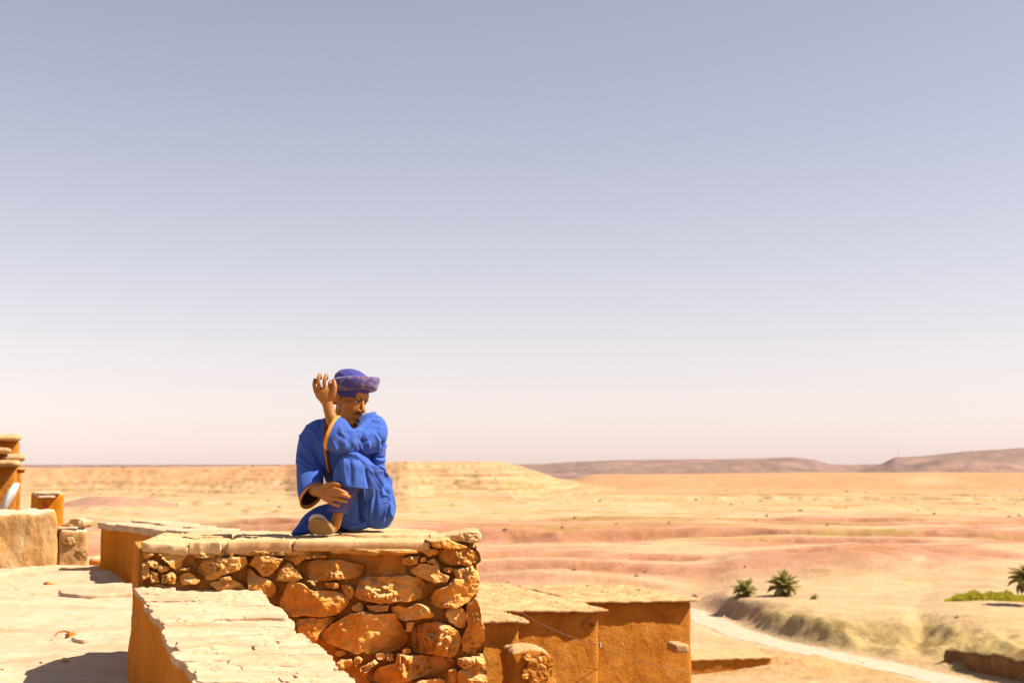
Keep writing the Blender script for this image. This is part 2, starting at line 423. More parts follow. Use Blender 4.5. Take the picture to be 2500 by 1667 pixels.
    prof = np.interp(tt, [0, .12, .3, .36, .55, .6, .8, .86, 1], [0, .04, .18, .30, .46, .58, .78, .93, 1.0])
    base = z
    zz = base + np.maximum(0, tz - base) * prof
    slope = tt * (1 - sstep(.9, 1, tt)) * (tz > base)
    rid = fbm(p3(X / 38, Y / 90, 0), 4, 113, .5, True)
    zz = zz + np.clip(slope * 2, 0, 1) * (1.6 * rid + .5 * n2)
    stz = np.floor(zz / 3.1 + .25 * n1) * 3.1
    zz = zz + np.clip(slope * 2.2, 0, 1) * (stz + 1.5 - zz) * .68
    lm = (tz > base) & (D > f1)
    z = np.where(lm, zz, z)
    ml = np.clip(tt * 3.0, 0, 1) * lm * sstep(0, 2, tz - base)
    cm = lerp(np.broadcast_to(cream * .95, col.shape), tan * 1.02, sstep(-.2, .5, noise(p3(X / 200, 0, z / 1.1), 115)))
    cm = lerp(cm, olive * 1.1, .7 * sstep(.08, .4, fbm(p3(X / 45, Y / 60, z / .55), 4, 116)))
    cm = lerp(cm, dark, .75 * sstep(.16, .36, fbm(p3(X / 40, Y / 90, z / .5), 4, 118)))
    bnd = sstep(.55, .9, np.sin(zz * 2.5 + 2.2 * n1 + .8 * n2)) * sstep(-.12, .2, fbm(p3(X / 26, Y / 70, 0), 4, 119))
    cm = lerp(cm, dark * 1.1, .6 * bnd * sstep(.05, .2, tt))
    cm = lerp(cm, orange * 1.12, sstep(.38, .8, tt) * sstep(1150, 700, u) * .95)
    cm = lerp(cm, orange * 1.1, sstep(.82, 1, tt) * .8)
    col = lerp(col, cm, ml)
    # truncated cone of red earth
    cx = (290 - 1250) / F * 640
    dc = np.hypot((X - cx), (Y - 640) * .8)
    cone = np.clip((31 - dc) / 19, 0, 1)
    z = z + cone * 7.4 * (1 + .05 * n2)
    col = lerp(col, np.array([.50, .29, .20]), sstep(.03, .2, cone)); col = lerp(col, cream * .9, sstep(.9, 1, cone))
    # ---- far hills
    topv = np.interp(u, [-900, 0, 900, 1200, 1290, 1400, 1500, 1750, 1930, 1985, 2030, 2060, 2095, 2150, 2180, 2250, 2350, 2500, 2900, 3400],
                        [1145, 1147, 1146, 1142, 1138, 1131, 1128, 1125, 1120, 1126, 1139, 1149, 1148, 1136, 1120, 1117, 1107, 1099, 1080, 1090])
    hz = (VH - topv) / 2600 * 4300 + 7 * np.clip((1147 - topv) / 10, 0, 1) + 4 * fbm(q / 420, 4, 121)
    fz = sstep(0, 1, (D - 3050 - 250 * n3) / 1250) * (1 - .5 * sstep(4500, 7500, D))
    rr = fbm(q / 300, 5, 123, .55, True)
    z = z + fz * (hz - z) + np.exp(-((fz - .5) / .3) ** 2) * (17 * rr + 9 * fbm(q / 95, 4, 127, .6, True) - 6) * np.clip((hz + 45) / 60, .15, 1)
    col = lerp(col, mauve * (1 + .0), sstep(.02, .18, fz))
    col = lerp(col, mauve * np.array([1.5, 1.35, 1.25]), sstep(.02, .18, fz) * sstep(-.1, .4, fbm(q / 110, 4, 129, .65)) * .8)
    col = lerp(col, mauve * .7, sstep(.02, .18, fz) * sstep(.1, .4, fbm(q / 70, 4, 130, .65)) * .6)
    # road bed
    rd = np.full(X.shape, 1e5); rd[near] = road_dist(Xw[near], Yw_[near])
    bed = 1 - sstep(3.4, 8.0, rd)
    zr = np.interp(D, [0, 150, 225, 260], [ZV, ZV, ZV, ZV + .5])
    z = z * (1 - bed) + zr * bed
    col = lerp(col, np.array([.70, .50, .30]), bed * .8)
    # the hilltop the village stands on stays level under the terraces
    col = col * (1 + .10 * fbm(q / 9, 3, 131)[..., None] + .06 * fbm(q / 2.1, 2, 132)[..., None])
    return z, np.clip(col, .02, .86) * ALB

def land_z(x, y): return float(land(np.array([x]), np.array([y]))[0][0])

m, t, b = base_mat('desert_ground', 0.97, 0.08)
at = nn(t, 'ShaderNodeAttribute', attribute_name='rock')
n1 = noise_n(t, 0.9, 6, 0.7); n2 = noise_n(t, 0.16, 7, 0.65)
c = mixc(t, 0.5, at.outputs['Color'], ramp(t, [(.3, (.58, .52, .45)), (.5, (1, 1, 1)), (.72, (1.2, 1.2, 1.18))], n1), 'MULTIPLY')
c = mixc(t, 0.4, c, ramp(t, [(.35, (.68, .60, .52)), (.52, (1, 1, 1)), (.7, (1.12, 1.12, 1.1))], n2), 'MULTIPLY')
n3 = noise_n(t, 3.2, 4, 0.7)
c = mixc(t, 0.45, c, ramp(t, [(.32, (.6, .54, .46)), (.5, (1, 1, 1)), (.7, (1.12, 1.12, 1.1))], n3), 'MULTIPLY')
t.links.new(c, b.inputs['Base Color'])
bp = nn(t, 'ShaderNodeBump'); bp.inputs['Strength'].default_value = .9; bp.inputs['Distance'].default_value = .5
t.links.new(n1, bp.inputs['Height']); t.links.new(bp.outputs[0], b.inputs['Normal'])
M_LAND = m

az = np.concatenate([np.linspace(-180, -33, 40), np.linspace(-31, 31, 560), np.linspace(33, 180, 41)[:-1]])
rr_ = np.concatenate([np.array([0.5, 6, 20, 60, 110, 145]), 170 * (720 / 170.) ** np.linspace(0, 1, 460)[:-1], 720 * (2600 / 720.) ** np.linspace(0, 1, 230)[:-1], 2600 * (9200 / 2600.) ** np.linspace(0, 1, 100), np.array([12000, 18000, 28000, 40000])])
AZ, RR = np.meshgrid(np.radians(az), rr_)
X, Y = RR * np.sin(AZ), RR * np.cos(AZ)
Z, C = land(X, Y)
nr, nc = X.shape
V = np.stack([X, Y, Z], -1).reshape(-1, 3)
ii = np.arange(nr * nc).reshape(nr, nc); jn = np.roll(ii, -1, 1)
Q = np.stack([jn[:-1], jn[1:], ii[1:], ii[:-1]], -1).reshape(-1, 4)
me = mesh_of('desert_terrain', V, Q, M_LAND)
ca = me.color_attributes.new('rock', 'FLOAT_COLOR', 'POINT')
ca.data.foreach_set('color', np.concatenate([C.reshape(-1, 3), np.ones((len(V), 1))], 1).astype(np.float32).ravel())
tag(add('desert_terrain', me), kind='structure')

# road: a gravel strip laid over its bed
M_ROAD = earth('gravel_road', (.54, .42, .30), (.62, .50, .37), (.68, .56, .43), .6, .4, .05, 6)
rc = spline(road_xy, 40); tg = np.gradient(rc, axis=0); tg /= np.linalg.norm(tg, axis=1, keepdims=True); nm = np.stack([-tg[:, 1], tg[:, 0]], -1)
offs = np.linspace(-1, 1, 9)
V = []
for k, (c0, n0) in enumerate(zip(rc, nm)):
    w = 3.5 + .35 * math.sin(k * .13) + .2 * math.sin(k * .41)
    for o in offs:
        q = c0 + n0 * o * w; V.append((q[0], q[1], 0))
V = np.array(V); V[:, 2] = land(V[:, 0], V[:, 1])[0] + .06 + .02 * np.tile(1 - offs ** 2, len(rc))
tag(add('road', mesh_of('road', V, grid_faces(len(rc), 9), M_ROAD)), kind='structure')

# ------------------------------------------------------------------ palms, shrubs, reeds
def leafmat(name, c, c2):
    m, t, b = base_mat(name, .7, .25)
    oi = nn(t, 'ShaderNodeObjectInfo'); n = noise_n(t, 2.5, 3)
    c = tone(c); c2 = tone(c2); cc = mixc(t, n, c, c2)
    cc = mixc(t, oi.outputs['Random'], cc, tuple(x * .8 for x in c2)); t.links.new(cc, b.inputs['Base Color'])
    tr = nn(t, 'ShaderNodeBsdfTranslucent'); t.links.new(cc, tr.inputs['Color'])
    mx = nn(t, 'ShaderNodeMixShader'); mx.inputs[0].default_value = .5
    t.links.new(b.outputs[0], mx.inputs[1]); t.links.new(tr.outputs[0], mx.inputs[2]); t.links.new(mx.outputs[0], t.nodes['Material Output'].inputs['Surface'])
    return m
M_FROND = leafmat('palm_frond', (.50, .48, .13), (.70, .60, .22))
M_DRYF = leafmat('dry_frond', (.36, .22, .07), (.44, .29, .11))
M_TRUNK = plain('palm_trunk', (.22, .12, .05), .95, .1, .4, 8)
M_SHRUB = leafmat('dry_shrub', (.13, .115, .035), (.24, .18, .06))
M_GREEN = leafmat('reed_green', (.56, .53, .03), (.74, .64, .05))

def frond_mesh(name, L, seed, mat, droop=.9, lw=.022):
    rng = random.Random(seed); V, Fc = [], []
    N = 26; pts = []
    for k in range(N + 1):
        s = k / N; pts.append(Vector((L * s * (1 - .18 * droop * s), 0, L * (.16 * s - .42 * droop * s * s))))
    for k in range(N):
        a, b = pts[k], pts[k + 1]; w = .035 * (1 - .85 * k / N)
        i = len(V); V += [a + Vector((0, -w, 0)), a + Vector((0, w, 0)), b + Vector((0, w, .0)), b + Vector((0, -w, 0)), a + Vector((0, 0, -w)), b + Vector((0, 0, -w))]
        Fc += [(i, i + 1, i + 2, i + 3), (i, i + 3, i + 5, i + 4), (i + 1, i + 4, i + 5, i + 2)]
        if k > 2:
            for sd in (-1, 1):
                for h in (0, .5):
                    p = a.lerp(b, h); s = (k + h) / N
                    ll = L * .27 * math.sin(math.pi * min(1, .18 + .85 * s)) ** .7 * rng.uniform(.85, 1.1)
                    d = Vector((.75, sd * .85, .25 + rng.uniform(-.15, .15))).normalized()
                    tip = p + d * ll + Vector((0, 0, -.12 * ll)); mid = p + d * ll * .5 + Vector((0, 0, .03))
                    wv = Vector((-.6, .0, .5)) * lw * L
                    i = len(V); V += [p - wv * .4, p + wv * .4, mid + wv, mid - wv, tip]
                    Fc += [(i, i + 1, i + 2, i + 3), (i + 3, i + 2, i + 4)]
    return mesh_of(name, V, Fc, mat, False)
fr_g = [frond_mesh('frond', 1.0, s, M_FROND, d) for s, d in ((1, .75), (2, 1.05), (3, .4))]
fr_d = [frond_mesh('frond', 1.0, s, M_DRYF, d) for s, d in ((4, 1.3), (5, 1.6))]

def palm(u, v, h, L, nf, label, seed, dist=None, dry=6, lean=0.0):
    rng = random.Random(seed)
    p = Pz(u, v, ZV + 4)
    Y0 = dist or p[1]
    for _ in range(10):
        X0 = (u - 1250) / F * Y0; z0 = land_z(X0, Y0); want = z0 / Y0; have = -(v - VH) / F
        Y0 *= 1 + .5 * (want / have - 1)
    if dist: Y0 = dist; X0 = (u - 1250) / F * Y0; z0 = land_z(X0, Y0)
    o = thing('palm_tree', (X0, Y0, z0), label, 'palm tree', 'palm trees in the valley')
    V, Fc = [], []; rows = 14
    for k in range(rows):
        s = k / (rows - 1); r0 = .30 * (1 - .25 * s) * (1.12 if k % 2 else .92)
        for j in range(10):
            a = j / 10 * 2 * math.pi + .3 * k; V.append((r0 * math.cos(a) + lean * s * h, r0 * math.sin(a), s * h - .25))
    add('trunk', mesh_of('trunk', V, grid_faces(rows, 10, True), M_TRUNK, False), o)
    for k in range(nf):
        s = (k + .5) / nf; el = R(82 - 92 * s ** .8 + rng.uniform(-7, 7)); a = k * 2.39996 + rng.uniform(-.2, .2)
        f = add('frond', rng.choice(fr_g), o, (lean * h, 0, h - .3))
        f.rotation_euler = (rng.uniform(-.3, .3), -el, a); l = L * rng.uniform(.85, 1.1); f.scale = (l, l, l)
    for k in range(dry):
        f = add('frond', rng.choice(fr_d), o, (lean * h, 0, h - .45))
        f.rotation_euler = (rng.uniform(-.4, .4), R(rng.uniform(5, 38)), rng.uniform(0, 6.28)); l = L * rng.uniform(.6, .85); f.scale = (l, l, l)
    return o
palm(1812, 1449, 1.2, 3.5, 34, 'smaller green palm with a low crown on the pale valley bank', 11, dry=5)
palm(1905, 1448, 1.9, 4.1, 44, 'fuller dark palm with brown lower fronds on the pale valley bank', 12, dry=14)
palm(1978, 1456, .25, 1.35, 20, 'tiny palm seedling growing beside the two bank palms', 13, dry=0)
palm(2492, 1490, 4.8, 4.4, 46, 'tall dark palm standing over the bright green reeds', 14, dist=206 / KZ, dry=10)

def tuft_mesh(name, n, seed, mat, rad=.5, h=.6):
    rng = random.Random(seed); V, Fc = [], []
    for k in range(n):
        th = rng.uniform(0, 6.283); ph = math.acos(rng.uniform(0, 1)); rr = rng.uniform(.45, 1)
        c = Vector((math.sin(ph) * math.cos(th) * rad * rr, math.sin(ph) * math.sin(th) * rad * rr, math.cos(ph) * h * rr))
        a = Vector((rng.uniform(-1, 1), rng.uniform(-1, 1), rng.uniform(-.2, 1))).normalized() * .16; b = Vector((rng.uniform(-1, 1), rng.uniform(-1, 1), rng.uniform(-1, 1))).normalized() * .07
        i = len(V); V += [c - a, c + b, c + a, c - b]; Fc.append((i, i + 1, i + 2, i + 3))
    for k in range(5):
        a = k * 1.256; i = len(V); V += [(-.02, 0, -.1), (.02, 0, -.1), (rad * .6 * math.cos(a), rad * .6 * math.sin(a), h * .6)]; Fc.append((i, i + 1, i + 2))
    return mesh_of(name, V, Fc, mat, False)
shr = [tuft_mesh('desert_shrub', 46, s, M_SHRUB) for s in range(4)]
rng = random.Random(5)
def shrub(x, y, s, label, group, z=None):
    o = tag(add('desert_shrub', rng.choice(shr), None, (x, y, land_z(x, y) if z is None else float(z))), label, 'shrub', group)
    o.scale = (s * rng.uniform(.9, 1.4), s, s * rng.uniform(.7, 1)); o.rotation_euler = (0, 0, rng.uniform(0, 6.28)); return o
cand = []
while len(cand) < 140:
    v = rng.uniform(1188, 1292); uu = rng.uniform(-30, 2540); z0 = -24
    Y0 = -z0 * F / (v - VH) * rng.uniform(.94, 1.06)
    if Y0 > 1020 / KZ: continue
    if fbm(p3(uu / 160, v / 14, 0), 3, 7) < -.05 and rng.random() < .75: continue
    cand.append(((uu - 1250) / F * Y0, Y0, Y0))
ca_ = np.array(cand)
for (x, y, d), z in zip(cand, land(ca_[:, 0], ca_[:, 1])[0]):
    shrub(x, y, (.9 + 2.0 * rng.random() ** 2.5) * (d / 740) ** .5, 'small dry shrub dotted over the pale desert plain', 'shrubs on the desert plain', z)
for (uu, v, s) in [(1690, 1452, 1.6), (1812, 1381, .9), (2320, 1501, 1.1), (1400, 1388, 1.5), (1570, 1390, 1.0), (1550, 1402, 1.1), (2055, 1603, .55), (2090, 1606, .5), (1535, 1397, .7), (1240, 1405, .9)]:
    Y0 = -(ZV + 4) * F / (v - VH)
    for _ in range(7):
        Y0 *= 1 + .5 * (land_z((uu - 1250) / F * Y0, Y0) / Y0 / (-(v - VH) / F) - 1)
    shrub((uu - 1250) / F * Y0, Y0, s, 'low dry shrub on the valley floor near the road and palms', 'shrubs in the valley')

# reeds: a dense bright green stand nobody could count
V, Fc = [], []
rs = np.random.RandomState(3)
for k in range(5200):
    uu = 2292 + 200 * rs.rand() ** .85; a = (uu - 2292) / 200
    Y0 = (216 + 9 * a * rs.rand() - 6 * a + rs.rand() * 3) / KZ
    x = (uu - 1250) / F * Y0; hgt = (0.35 + 1.35 * math.sin(math.pi * min(1, a * .93 + .05)) ** .8) * (.75 + .35 * math.sin(uu * .11) * math.sin(uu * .043)) * rs.uniform(.5, 1.2)
    d = rs.uniform(-.35, .35, 2); w = rs.uniform(-.06, .06, 2) + .03
    V.append((x, Y0, hgt, d[0], d[1], w[0], w[1]))
A = np.array(V); zz = land(A[:, 0], A[:, 1])[0]
V = []
for i, q in enumerate(A):
    b0 = np.array([q[0], q[1], zz[i] - .1]); wv = np.array([q[5] + .05, q[6], 0])
    mid = b0 + np.array([q[3] * .4, q[4] * .4, q[2] * .6]); tip = b0 + np.array([q[3], q[4], q[2]])
    k = len(V); V += [b0 - wv, b0 + wv, mid + wv, mid - wv, tip]; Fc += [(k, k + 1, k + 2, k + 3), (k + 3, k + 2, k + 4)]
o = tag(add('reeds', mesh_of('reeds', V, Fc, M_GREEN, False)), 'bright green stand of reeds in the dry valley', 'reeds', kind='stuff')

# low mud enclosure wall, and the dark wall along the road
o = thing('low_mud_hut', (*Pz(1770, 1652, ZV)[:2], ZV), 'long low mud hut with a pale flat roof down in the valley', 'hut')
a = Pz(1560, 1655, ZV + .2); bb = Pz(1872, 1643, ZV + .2); L = np.linalg.norm((bb - a)[:2]); ang = math.atan2(bb[1] - a[1], bb[0] - a[0])
box_obj('wall_body', o, ((a[0] + bb[0]) / 2, (a[1] + bb[1]) / 2 + 3.8, ZV - .3), (L, 8, 3.0), M_CLAYR, ang, res=.4, amp=.22, rnd=.2, scale=(.7, .7, .9), seed=5)
box_obj('roof', o, ((a[0] + bb[0]) / 2 - .3, (a[1] + bb[1]) / 2 + 3.8, ZV + 2.5), (L + .3, 9.0, .4), M_ROOF, ang, res=.35, amp=.2, rnd=.15, scale=(.9, .9, .9), seed=9)
M_DARKW = earth('dark_mud', (.20, .095, .035), (.28, .135, .05), (.36, .2, .08), .8, .9, .15, 5, stretch=(1, 1, .4))
pts = [Pz(u, v, ZV) for (u, v) in [(2318, 1622), (2360, 1640), (2420, 1655), (2500, 1676), (2580, 1700), (2700, 1740)]]
o = thing('roadside_wall', (pts[0][0], pts[0][1], ZV), 'dark brown rough mud wall curving along the gravel road', 'wall')
c = spline(np.array(pts)[:, :2], 14); V = []; hh = []
for k, q in enumerate(c):
    tgv = (c[min(k + 1, len(c) - 1)] - c[max(k - 1, 0)]); tgv /= np.linalg.norm(tgv); nv = np.array([-tgv[1], tgv[0]])
    if nv[1] < 0: nv = -nv
    H = 2.5 + .16 * math.sin(k * .45) + 1.2 * min(1, k / 30)
    for j, (dd, z) in enumerate([(0, -.4), (.08, .35 * H), (.02, .7 * H), (.2, .96 * H), (.5, H), (1.0, .97 * H), (1.3, .6 * H), (1.4, -.4)]):
        V.append((q[0] + nv[0] * dd, q[1] + nv[1] * dd, ZV + z))
V = np.array(V); V += np.stack([fbm(V * 1.1, 3, 1), fbm(V * 1.1, 3, 2), fbm(V * 1.1, 3, 3)], -1) * .32
fcs = grid_faces(len(c), 8); fcs += [tuple(range(8)), tuple(range(len(V) - 8, len(V)))]
add('wall_body', mesh_of('wall_body', rel(o, V), fcs, M_DARKW), o)
rr2 = random.Random(8)
tft = [tuft_mesh('thorn_tuft', 30, s + 40, plain('thorn_%d' % s, (.5, .36, .18), .95, .1), .5, .5) for s in range(2)]
for k in range(2, len(c) - 1, 2):
    q = c[k]; H = 2.5 + .16 * math.sin(k * .45) + 1.2 * min(1, k / 30)
    f = add('thorn_tuft', rr2.choice(tft), o, (q[0] - o.location.x + .2, q[1] - o.location.y + .5, H - .12)); s = rr2.uniform(.7, 1.15); f.scale = (s, s, s * .8)

# thin mast on the far ridge
Ym = 4300 / KZ; xm = (2190 - 1250) / F * Ym; zm = land_z(xm, Ym)
V, Fc = [], []
for k, (z, r0) in enumerate([(-3, .6), (14, .5), (28, .3), (32, .15)]):
    for j in range(6): V.append((r0 * math.cos(j * 1.047), r0 * math.sin(j * 1.047), z))
for z, w in ((20, 2.2), (24, 1.8), (28, 1.4)):
    i = len(V); V += [(-w, -.3, z), (w, -.3, z), (w, .3, z), (-w, .3, z), (-w, -.3, z + .5), (w, -.3, z + .5), (w, .3, z + .5), (-w, .3, z + .5)]
    Fc += [tuple(i + a for a in f) for f in ((0, 3, 2, 1), (4, 5, 6, 7), (0, 1, 5, 4), (1, 2, 6, 5), (2, 3, 7, 6), (3, 0, 4, 7))]
Fc += grid_faces(4, 6, True)
tag(add('radio_mast', mesh_of('radio_mast', V, Fc, plain('mast_steel', (.3, .28, .27))), None, (xm, Ym, zm)), 'thin radio mast on the far ridge beside the gap', 'mast')
# ------------------------------------------------------------------ the terrace
ZF = -1.235 * KZ
def xr(Y): return np.interp(Y, [2, 4.47, 5.9, 6.7, 9.6, 11.9, 14], [0.2 * KZ, -1.0 * KZ, -1.74 * KZ, -2.15 * KZ, -2.3 * KZ, -4.5 * KZ, -4.6 * KZ])
ny, nx = 230, 210
Yg = 2.2 + (14.0 - 2.2) * np.linspace(0, 1, ny) ** 1.0
T = np.linspace(0, 1, nx)
Yv = np.repeat(Yg[:, None], nx, 1); Xv = -13 + (xr(Yg)[:, None] + 13) * (T[None, :] ** .6)
q = p3(Xv * .55, Yv * 2.2, 0)
lay = fbm(q, 4, 201); stp = np.floor(lay * 6) + sstep(.82, 1, lay * 6 - np.floor(lay * 6))
Zv = ZF + .016 * stp + .012 * fbm(p3(Xv * 2, Yv * 5, 0), 4, 203) + .006 * fbm(p3(Xv * 11, Yv * 16, 0), 3, 204)
tag(add('terrace_floor', mesh_of('terrace_floor', np.stack([Xv, Yv, Zv], -1).reshape(-1, 3), grid_faces(ny, nx), M_FLOOR)), kind='structure')
# the lower alley on the other side of the walls
ny, nx = 60, 60
Xg, Yg2 = np.meshgrid(np.linspace(-9, 12, nx), np.linspace(-12, 12.5, ny))
Zg = -2.7 - 1.2 * sstep(-1.5, -3.5, Xg) * sstep(2.5, 4.5, Yg2) - .10 * np.maximum(0, Yg2 - 6) - .9 * sstep(3, 8, Xg) + .05 * fbm(p3(Xg, Yg2, 0), 4, 207)
tag(add('alley_ground', mesh_of('alley_ground', np.stack([Xg, Yg2, Zg], -1).reshape(-1, 3), grid_faces(ny, nx), M_CLAYR)), kind='structure')

EZ = np.array([0., 0., 1.])
def slab_obj(name, parent, plan, z, th, mat, seed, rough=.006, sharp=16, tilt=(0, 0), n=52, rings=9, jitter=.008, chaikin=1):
    """flat stone from a plan outline (world x, y)"""
    e1 = np.array([1, 0, tilt[0]]); e2 = np.array([0, 1, tilt[1]])
    o = np.array([0, 0, z]); c = np.mean(np.asarray(plan), 0); o[2] -= c[0] * tilt[0] + c[1] * tilt[1]
    return stone_obj(name, parent, plan, o, e1, e2, EZ, mat, out=th, back=.02, seed=seed, n=n, rings=rings, sharp=sharp, rough=rough, facets=0, jitter=jitter, fs=9, chaikin=chaikin, flat=True)

# floor flags and loose stones
rng = random.Random(21)
fl = thing('floor_flagstone', Pz(235, 1428, ZF), 'pale flat flagstone ledge on the terrace floor beside the walls', 'flagstone')
slab_obj('slab', fl, [Pz(u, v, ZF + .05)[:2] for u, v in [(135, 1423), (200, 1419), (330, 1412), (338, 1436), (230, 1444), (150, 1440)]], ZF - .01, .036, M_FLOOR, 5, rough=.015, jitter=.04)
def loose(u, v, w, h, label, seed, mat):
    w *= KZ; h *= KZ; p = Pz(u, v, ZF + .01); a = np.linspace(0, 2 * math.pi, 9)[:-1]; r = random.Random(seed)
    poly = [(w * math.cos(t) * r.uniform(.75, 1.1), .7 * w * math.sin(t) * r.uniform(.75, 1.1)) for t in a]
    o = stone_obj('loose_stone', None, poly, p, np.array([1., 0, 0]), np.array([0, 1., 0]), EZ, mat, out=h, back=.03, seed=seed, n=26, rings=8, rough=.02)
    return tag(o, label, 'stone')
loose(121, 1428, .075, .06, 'small dark stone lying on the open terrace floor', 3, M_STONE)
loose(172, 1549, .045, .035, 'brown clod at the end of the raised crack across the terrace', 8, M_MORTAR)
cr = thing('raised_crack', Pz(250, 1545, ZF), 'raised clay ledge running across the terrace to the wall', 'ledge')
slab_obj('ledge', cr, [Pz(u, v, ZF + .02)[:2] for u, v in [(176, 1552), (230, 1543), (330, 1532), (334, 1545), (250, 1556), (190, 1562)]], ZF - .01, .03, M_FLOOR, 15, rough=.015, jitter=.02)
tw = thing('dry_twig', Pz(150, 1548, ZF), 'dry bent twig lying by the brown clod on the terrace', 'twig')
pts = [Pz(u, v, ZF + .02) for u, v in [(132, 1553), (142, 1546), (155, 1543), (172, 1545)]]
V, Fc = [], []
for k, p in enumerate(pts):
    for j in range(5): V.append(p + np.array([0, .005 * math.cos(j * 1.257), .004 + .005 * math.sin(j * 1.257) + .004 * math.sin(k)]))
add('stem', mesh_of('stem', rel(tw, V), grid_faces(4, 5, True), M_MORTAR), tw)

# ------------------------------------------------------------------ the stone wall the man sits on
AL = 0.055                                              # the face is turned a little to the right
YL = 5.90
EX = np.array([math.cos(AL), math.sin(AL), 0]); NF = np.array([math.sin(AL), -math.cos(AL), 0])
O0 = P(345, VH, YL)
def on_face(u, v):                                      # pixel -> (a, z) on the face plane
    d = ray(u, v); t = (O0 @ NF) / (d @ NF); p = d * t
    return np.array([(p - O0) @ EX, p[2]])
WA = on_face(1180, 1400)[0]                             # wall length
ZT = -0.452 * KZ - .012                                             # top of the core, under the slabs
TK = 0.84
sw = thing('stone_wall', O0 + EX * WA / 2 + np.array([0, .3, -2.75]), 'rubble stone wall with flat coping slabs that the man in blue sits on', 'wall')
# core of clay mortar, recessed behind the stones; plan turns left at the left end
na, nb, nd = 150, 130, 56
def core_pt(a, d, z):                                   # a along, d into the wall
    e = np.clip(.25 - a, 0, .25) / .25; d = d * (1 - .36 * e)
    return O0 + a[..., None] * EX - d[..., None] * NF + np.stack([a * 0, a * 0, z], -1) - np.array([1., 0, 0]) * (e * d * .27)[..., None]
V, Fc, off = [], [], 0
a_, z_ = np.meshgrid(np.linspace(0.0, WA - .03, na), np.linspace(-2.8, ZT, nb))
pat = lambda A, B, C, D, s: fbm(p3(A, B, C) * D, 5, s, .55)
dep = .030 + .022 * pat(a_, z_, 0, 7, 301) + .014 * pat(a_, z_, 0, 32, 302)
ed = np.minimum(np.minimum(a_, WA - .03 - a_), ZT - z_); dep = dep * sstep(-.01, .05, ed) + .02
V.append(core_pt(a_, dep, z_).reshape(-1, 3)); Fc += grid_faces(nb, na); off = na * nb
a_, d_ = np.meshgrid(np.linspace(0, WA - .03, na), np.linspace(.02, TK, nd)); dep0 = .02
zt = ZT + .014 * pat(a_, d_, 3, 8, 303) * sstep(0, .06, np.minimum(d_ - .02, TK - d_))
V.append(core_pt(a_, d_, zt).reshape(-1, 3)); Fc += [tuple(i + off for i in f) for f in grid_faces(nd, na)]; off += na * nd
for a0, flip in ((0.0, True), (WA - .03, False)):
    d_, z_ = np.meshgrid(np.linspace(.02, TK, nd), np.linspace(-2.8, ZT, nb))
    bul = (.012 * pat(d_, z_ * .35, 5 + a0, 6, 305) + .010 * pat(d_, z_ * .5, 5 + a0, 26, 306)) * sstep(0, .05, np.minimum(np.minimum(d_ - .02, TK - d_), ZT - z_))
    fl_ = .006 * sstep(-1.0, -1.25, z_) if flip else 0
    V.append((core_pt(np.full(d_.shape, a0), d_, z_) + EX * ((bul - fl_) * (1 if not flip else 1))[..., None]).reshape(-1, 3))
    fs = grid_faces(nb, nd); fs = [f[::-1] for f in fs] if flip else fs
    Fc += [tuple(i + off for i in f) for f in fs]; off += nb * nd
a_, z_ = np.meshgrid(np.linspace(0, WA - .03, 40), np.linspace(-2.8, ZT, 40))
V.append(core_pt(a_, np.full(a_.shape, TK), z_).reshape(-1, 3)); Fc += [tuple(i + off for i in f[::-1]) for f in grid_faces(40, 40)]
me = mesh_of('mortar_core', rel(sw, np.concatenate(V)), Fc, M_MORTAR)
bm = bmesh.new(); bm.from_mesh(me); bmesh.ops.remove_doubles(bm, verts=bm.verts, dist=2e-4); bm.to_mesh(me); bm.free()
me.polygons.foreach_set('use_smooth', np.ones(len(me.polygons), dtype=bool))
me.materials.append(M_CLAY)
for p in me.polygons:
    if p.normal.x < -.45: p.material_index = 1
add('mortar_core', me, sw)

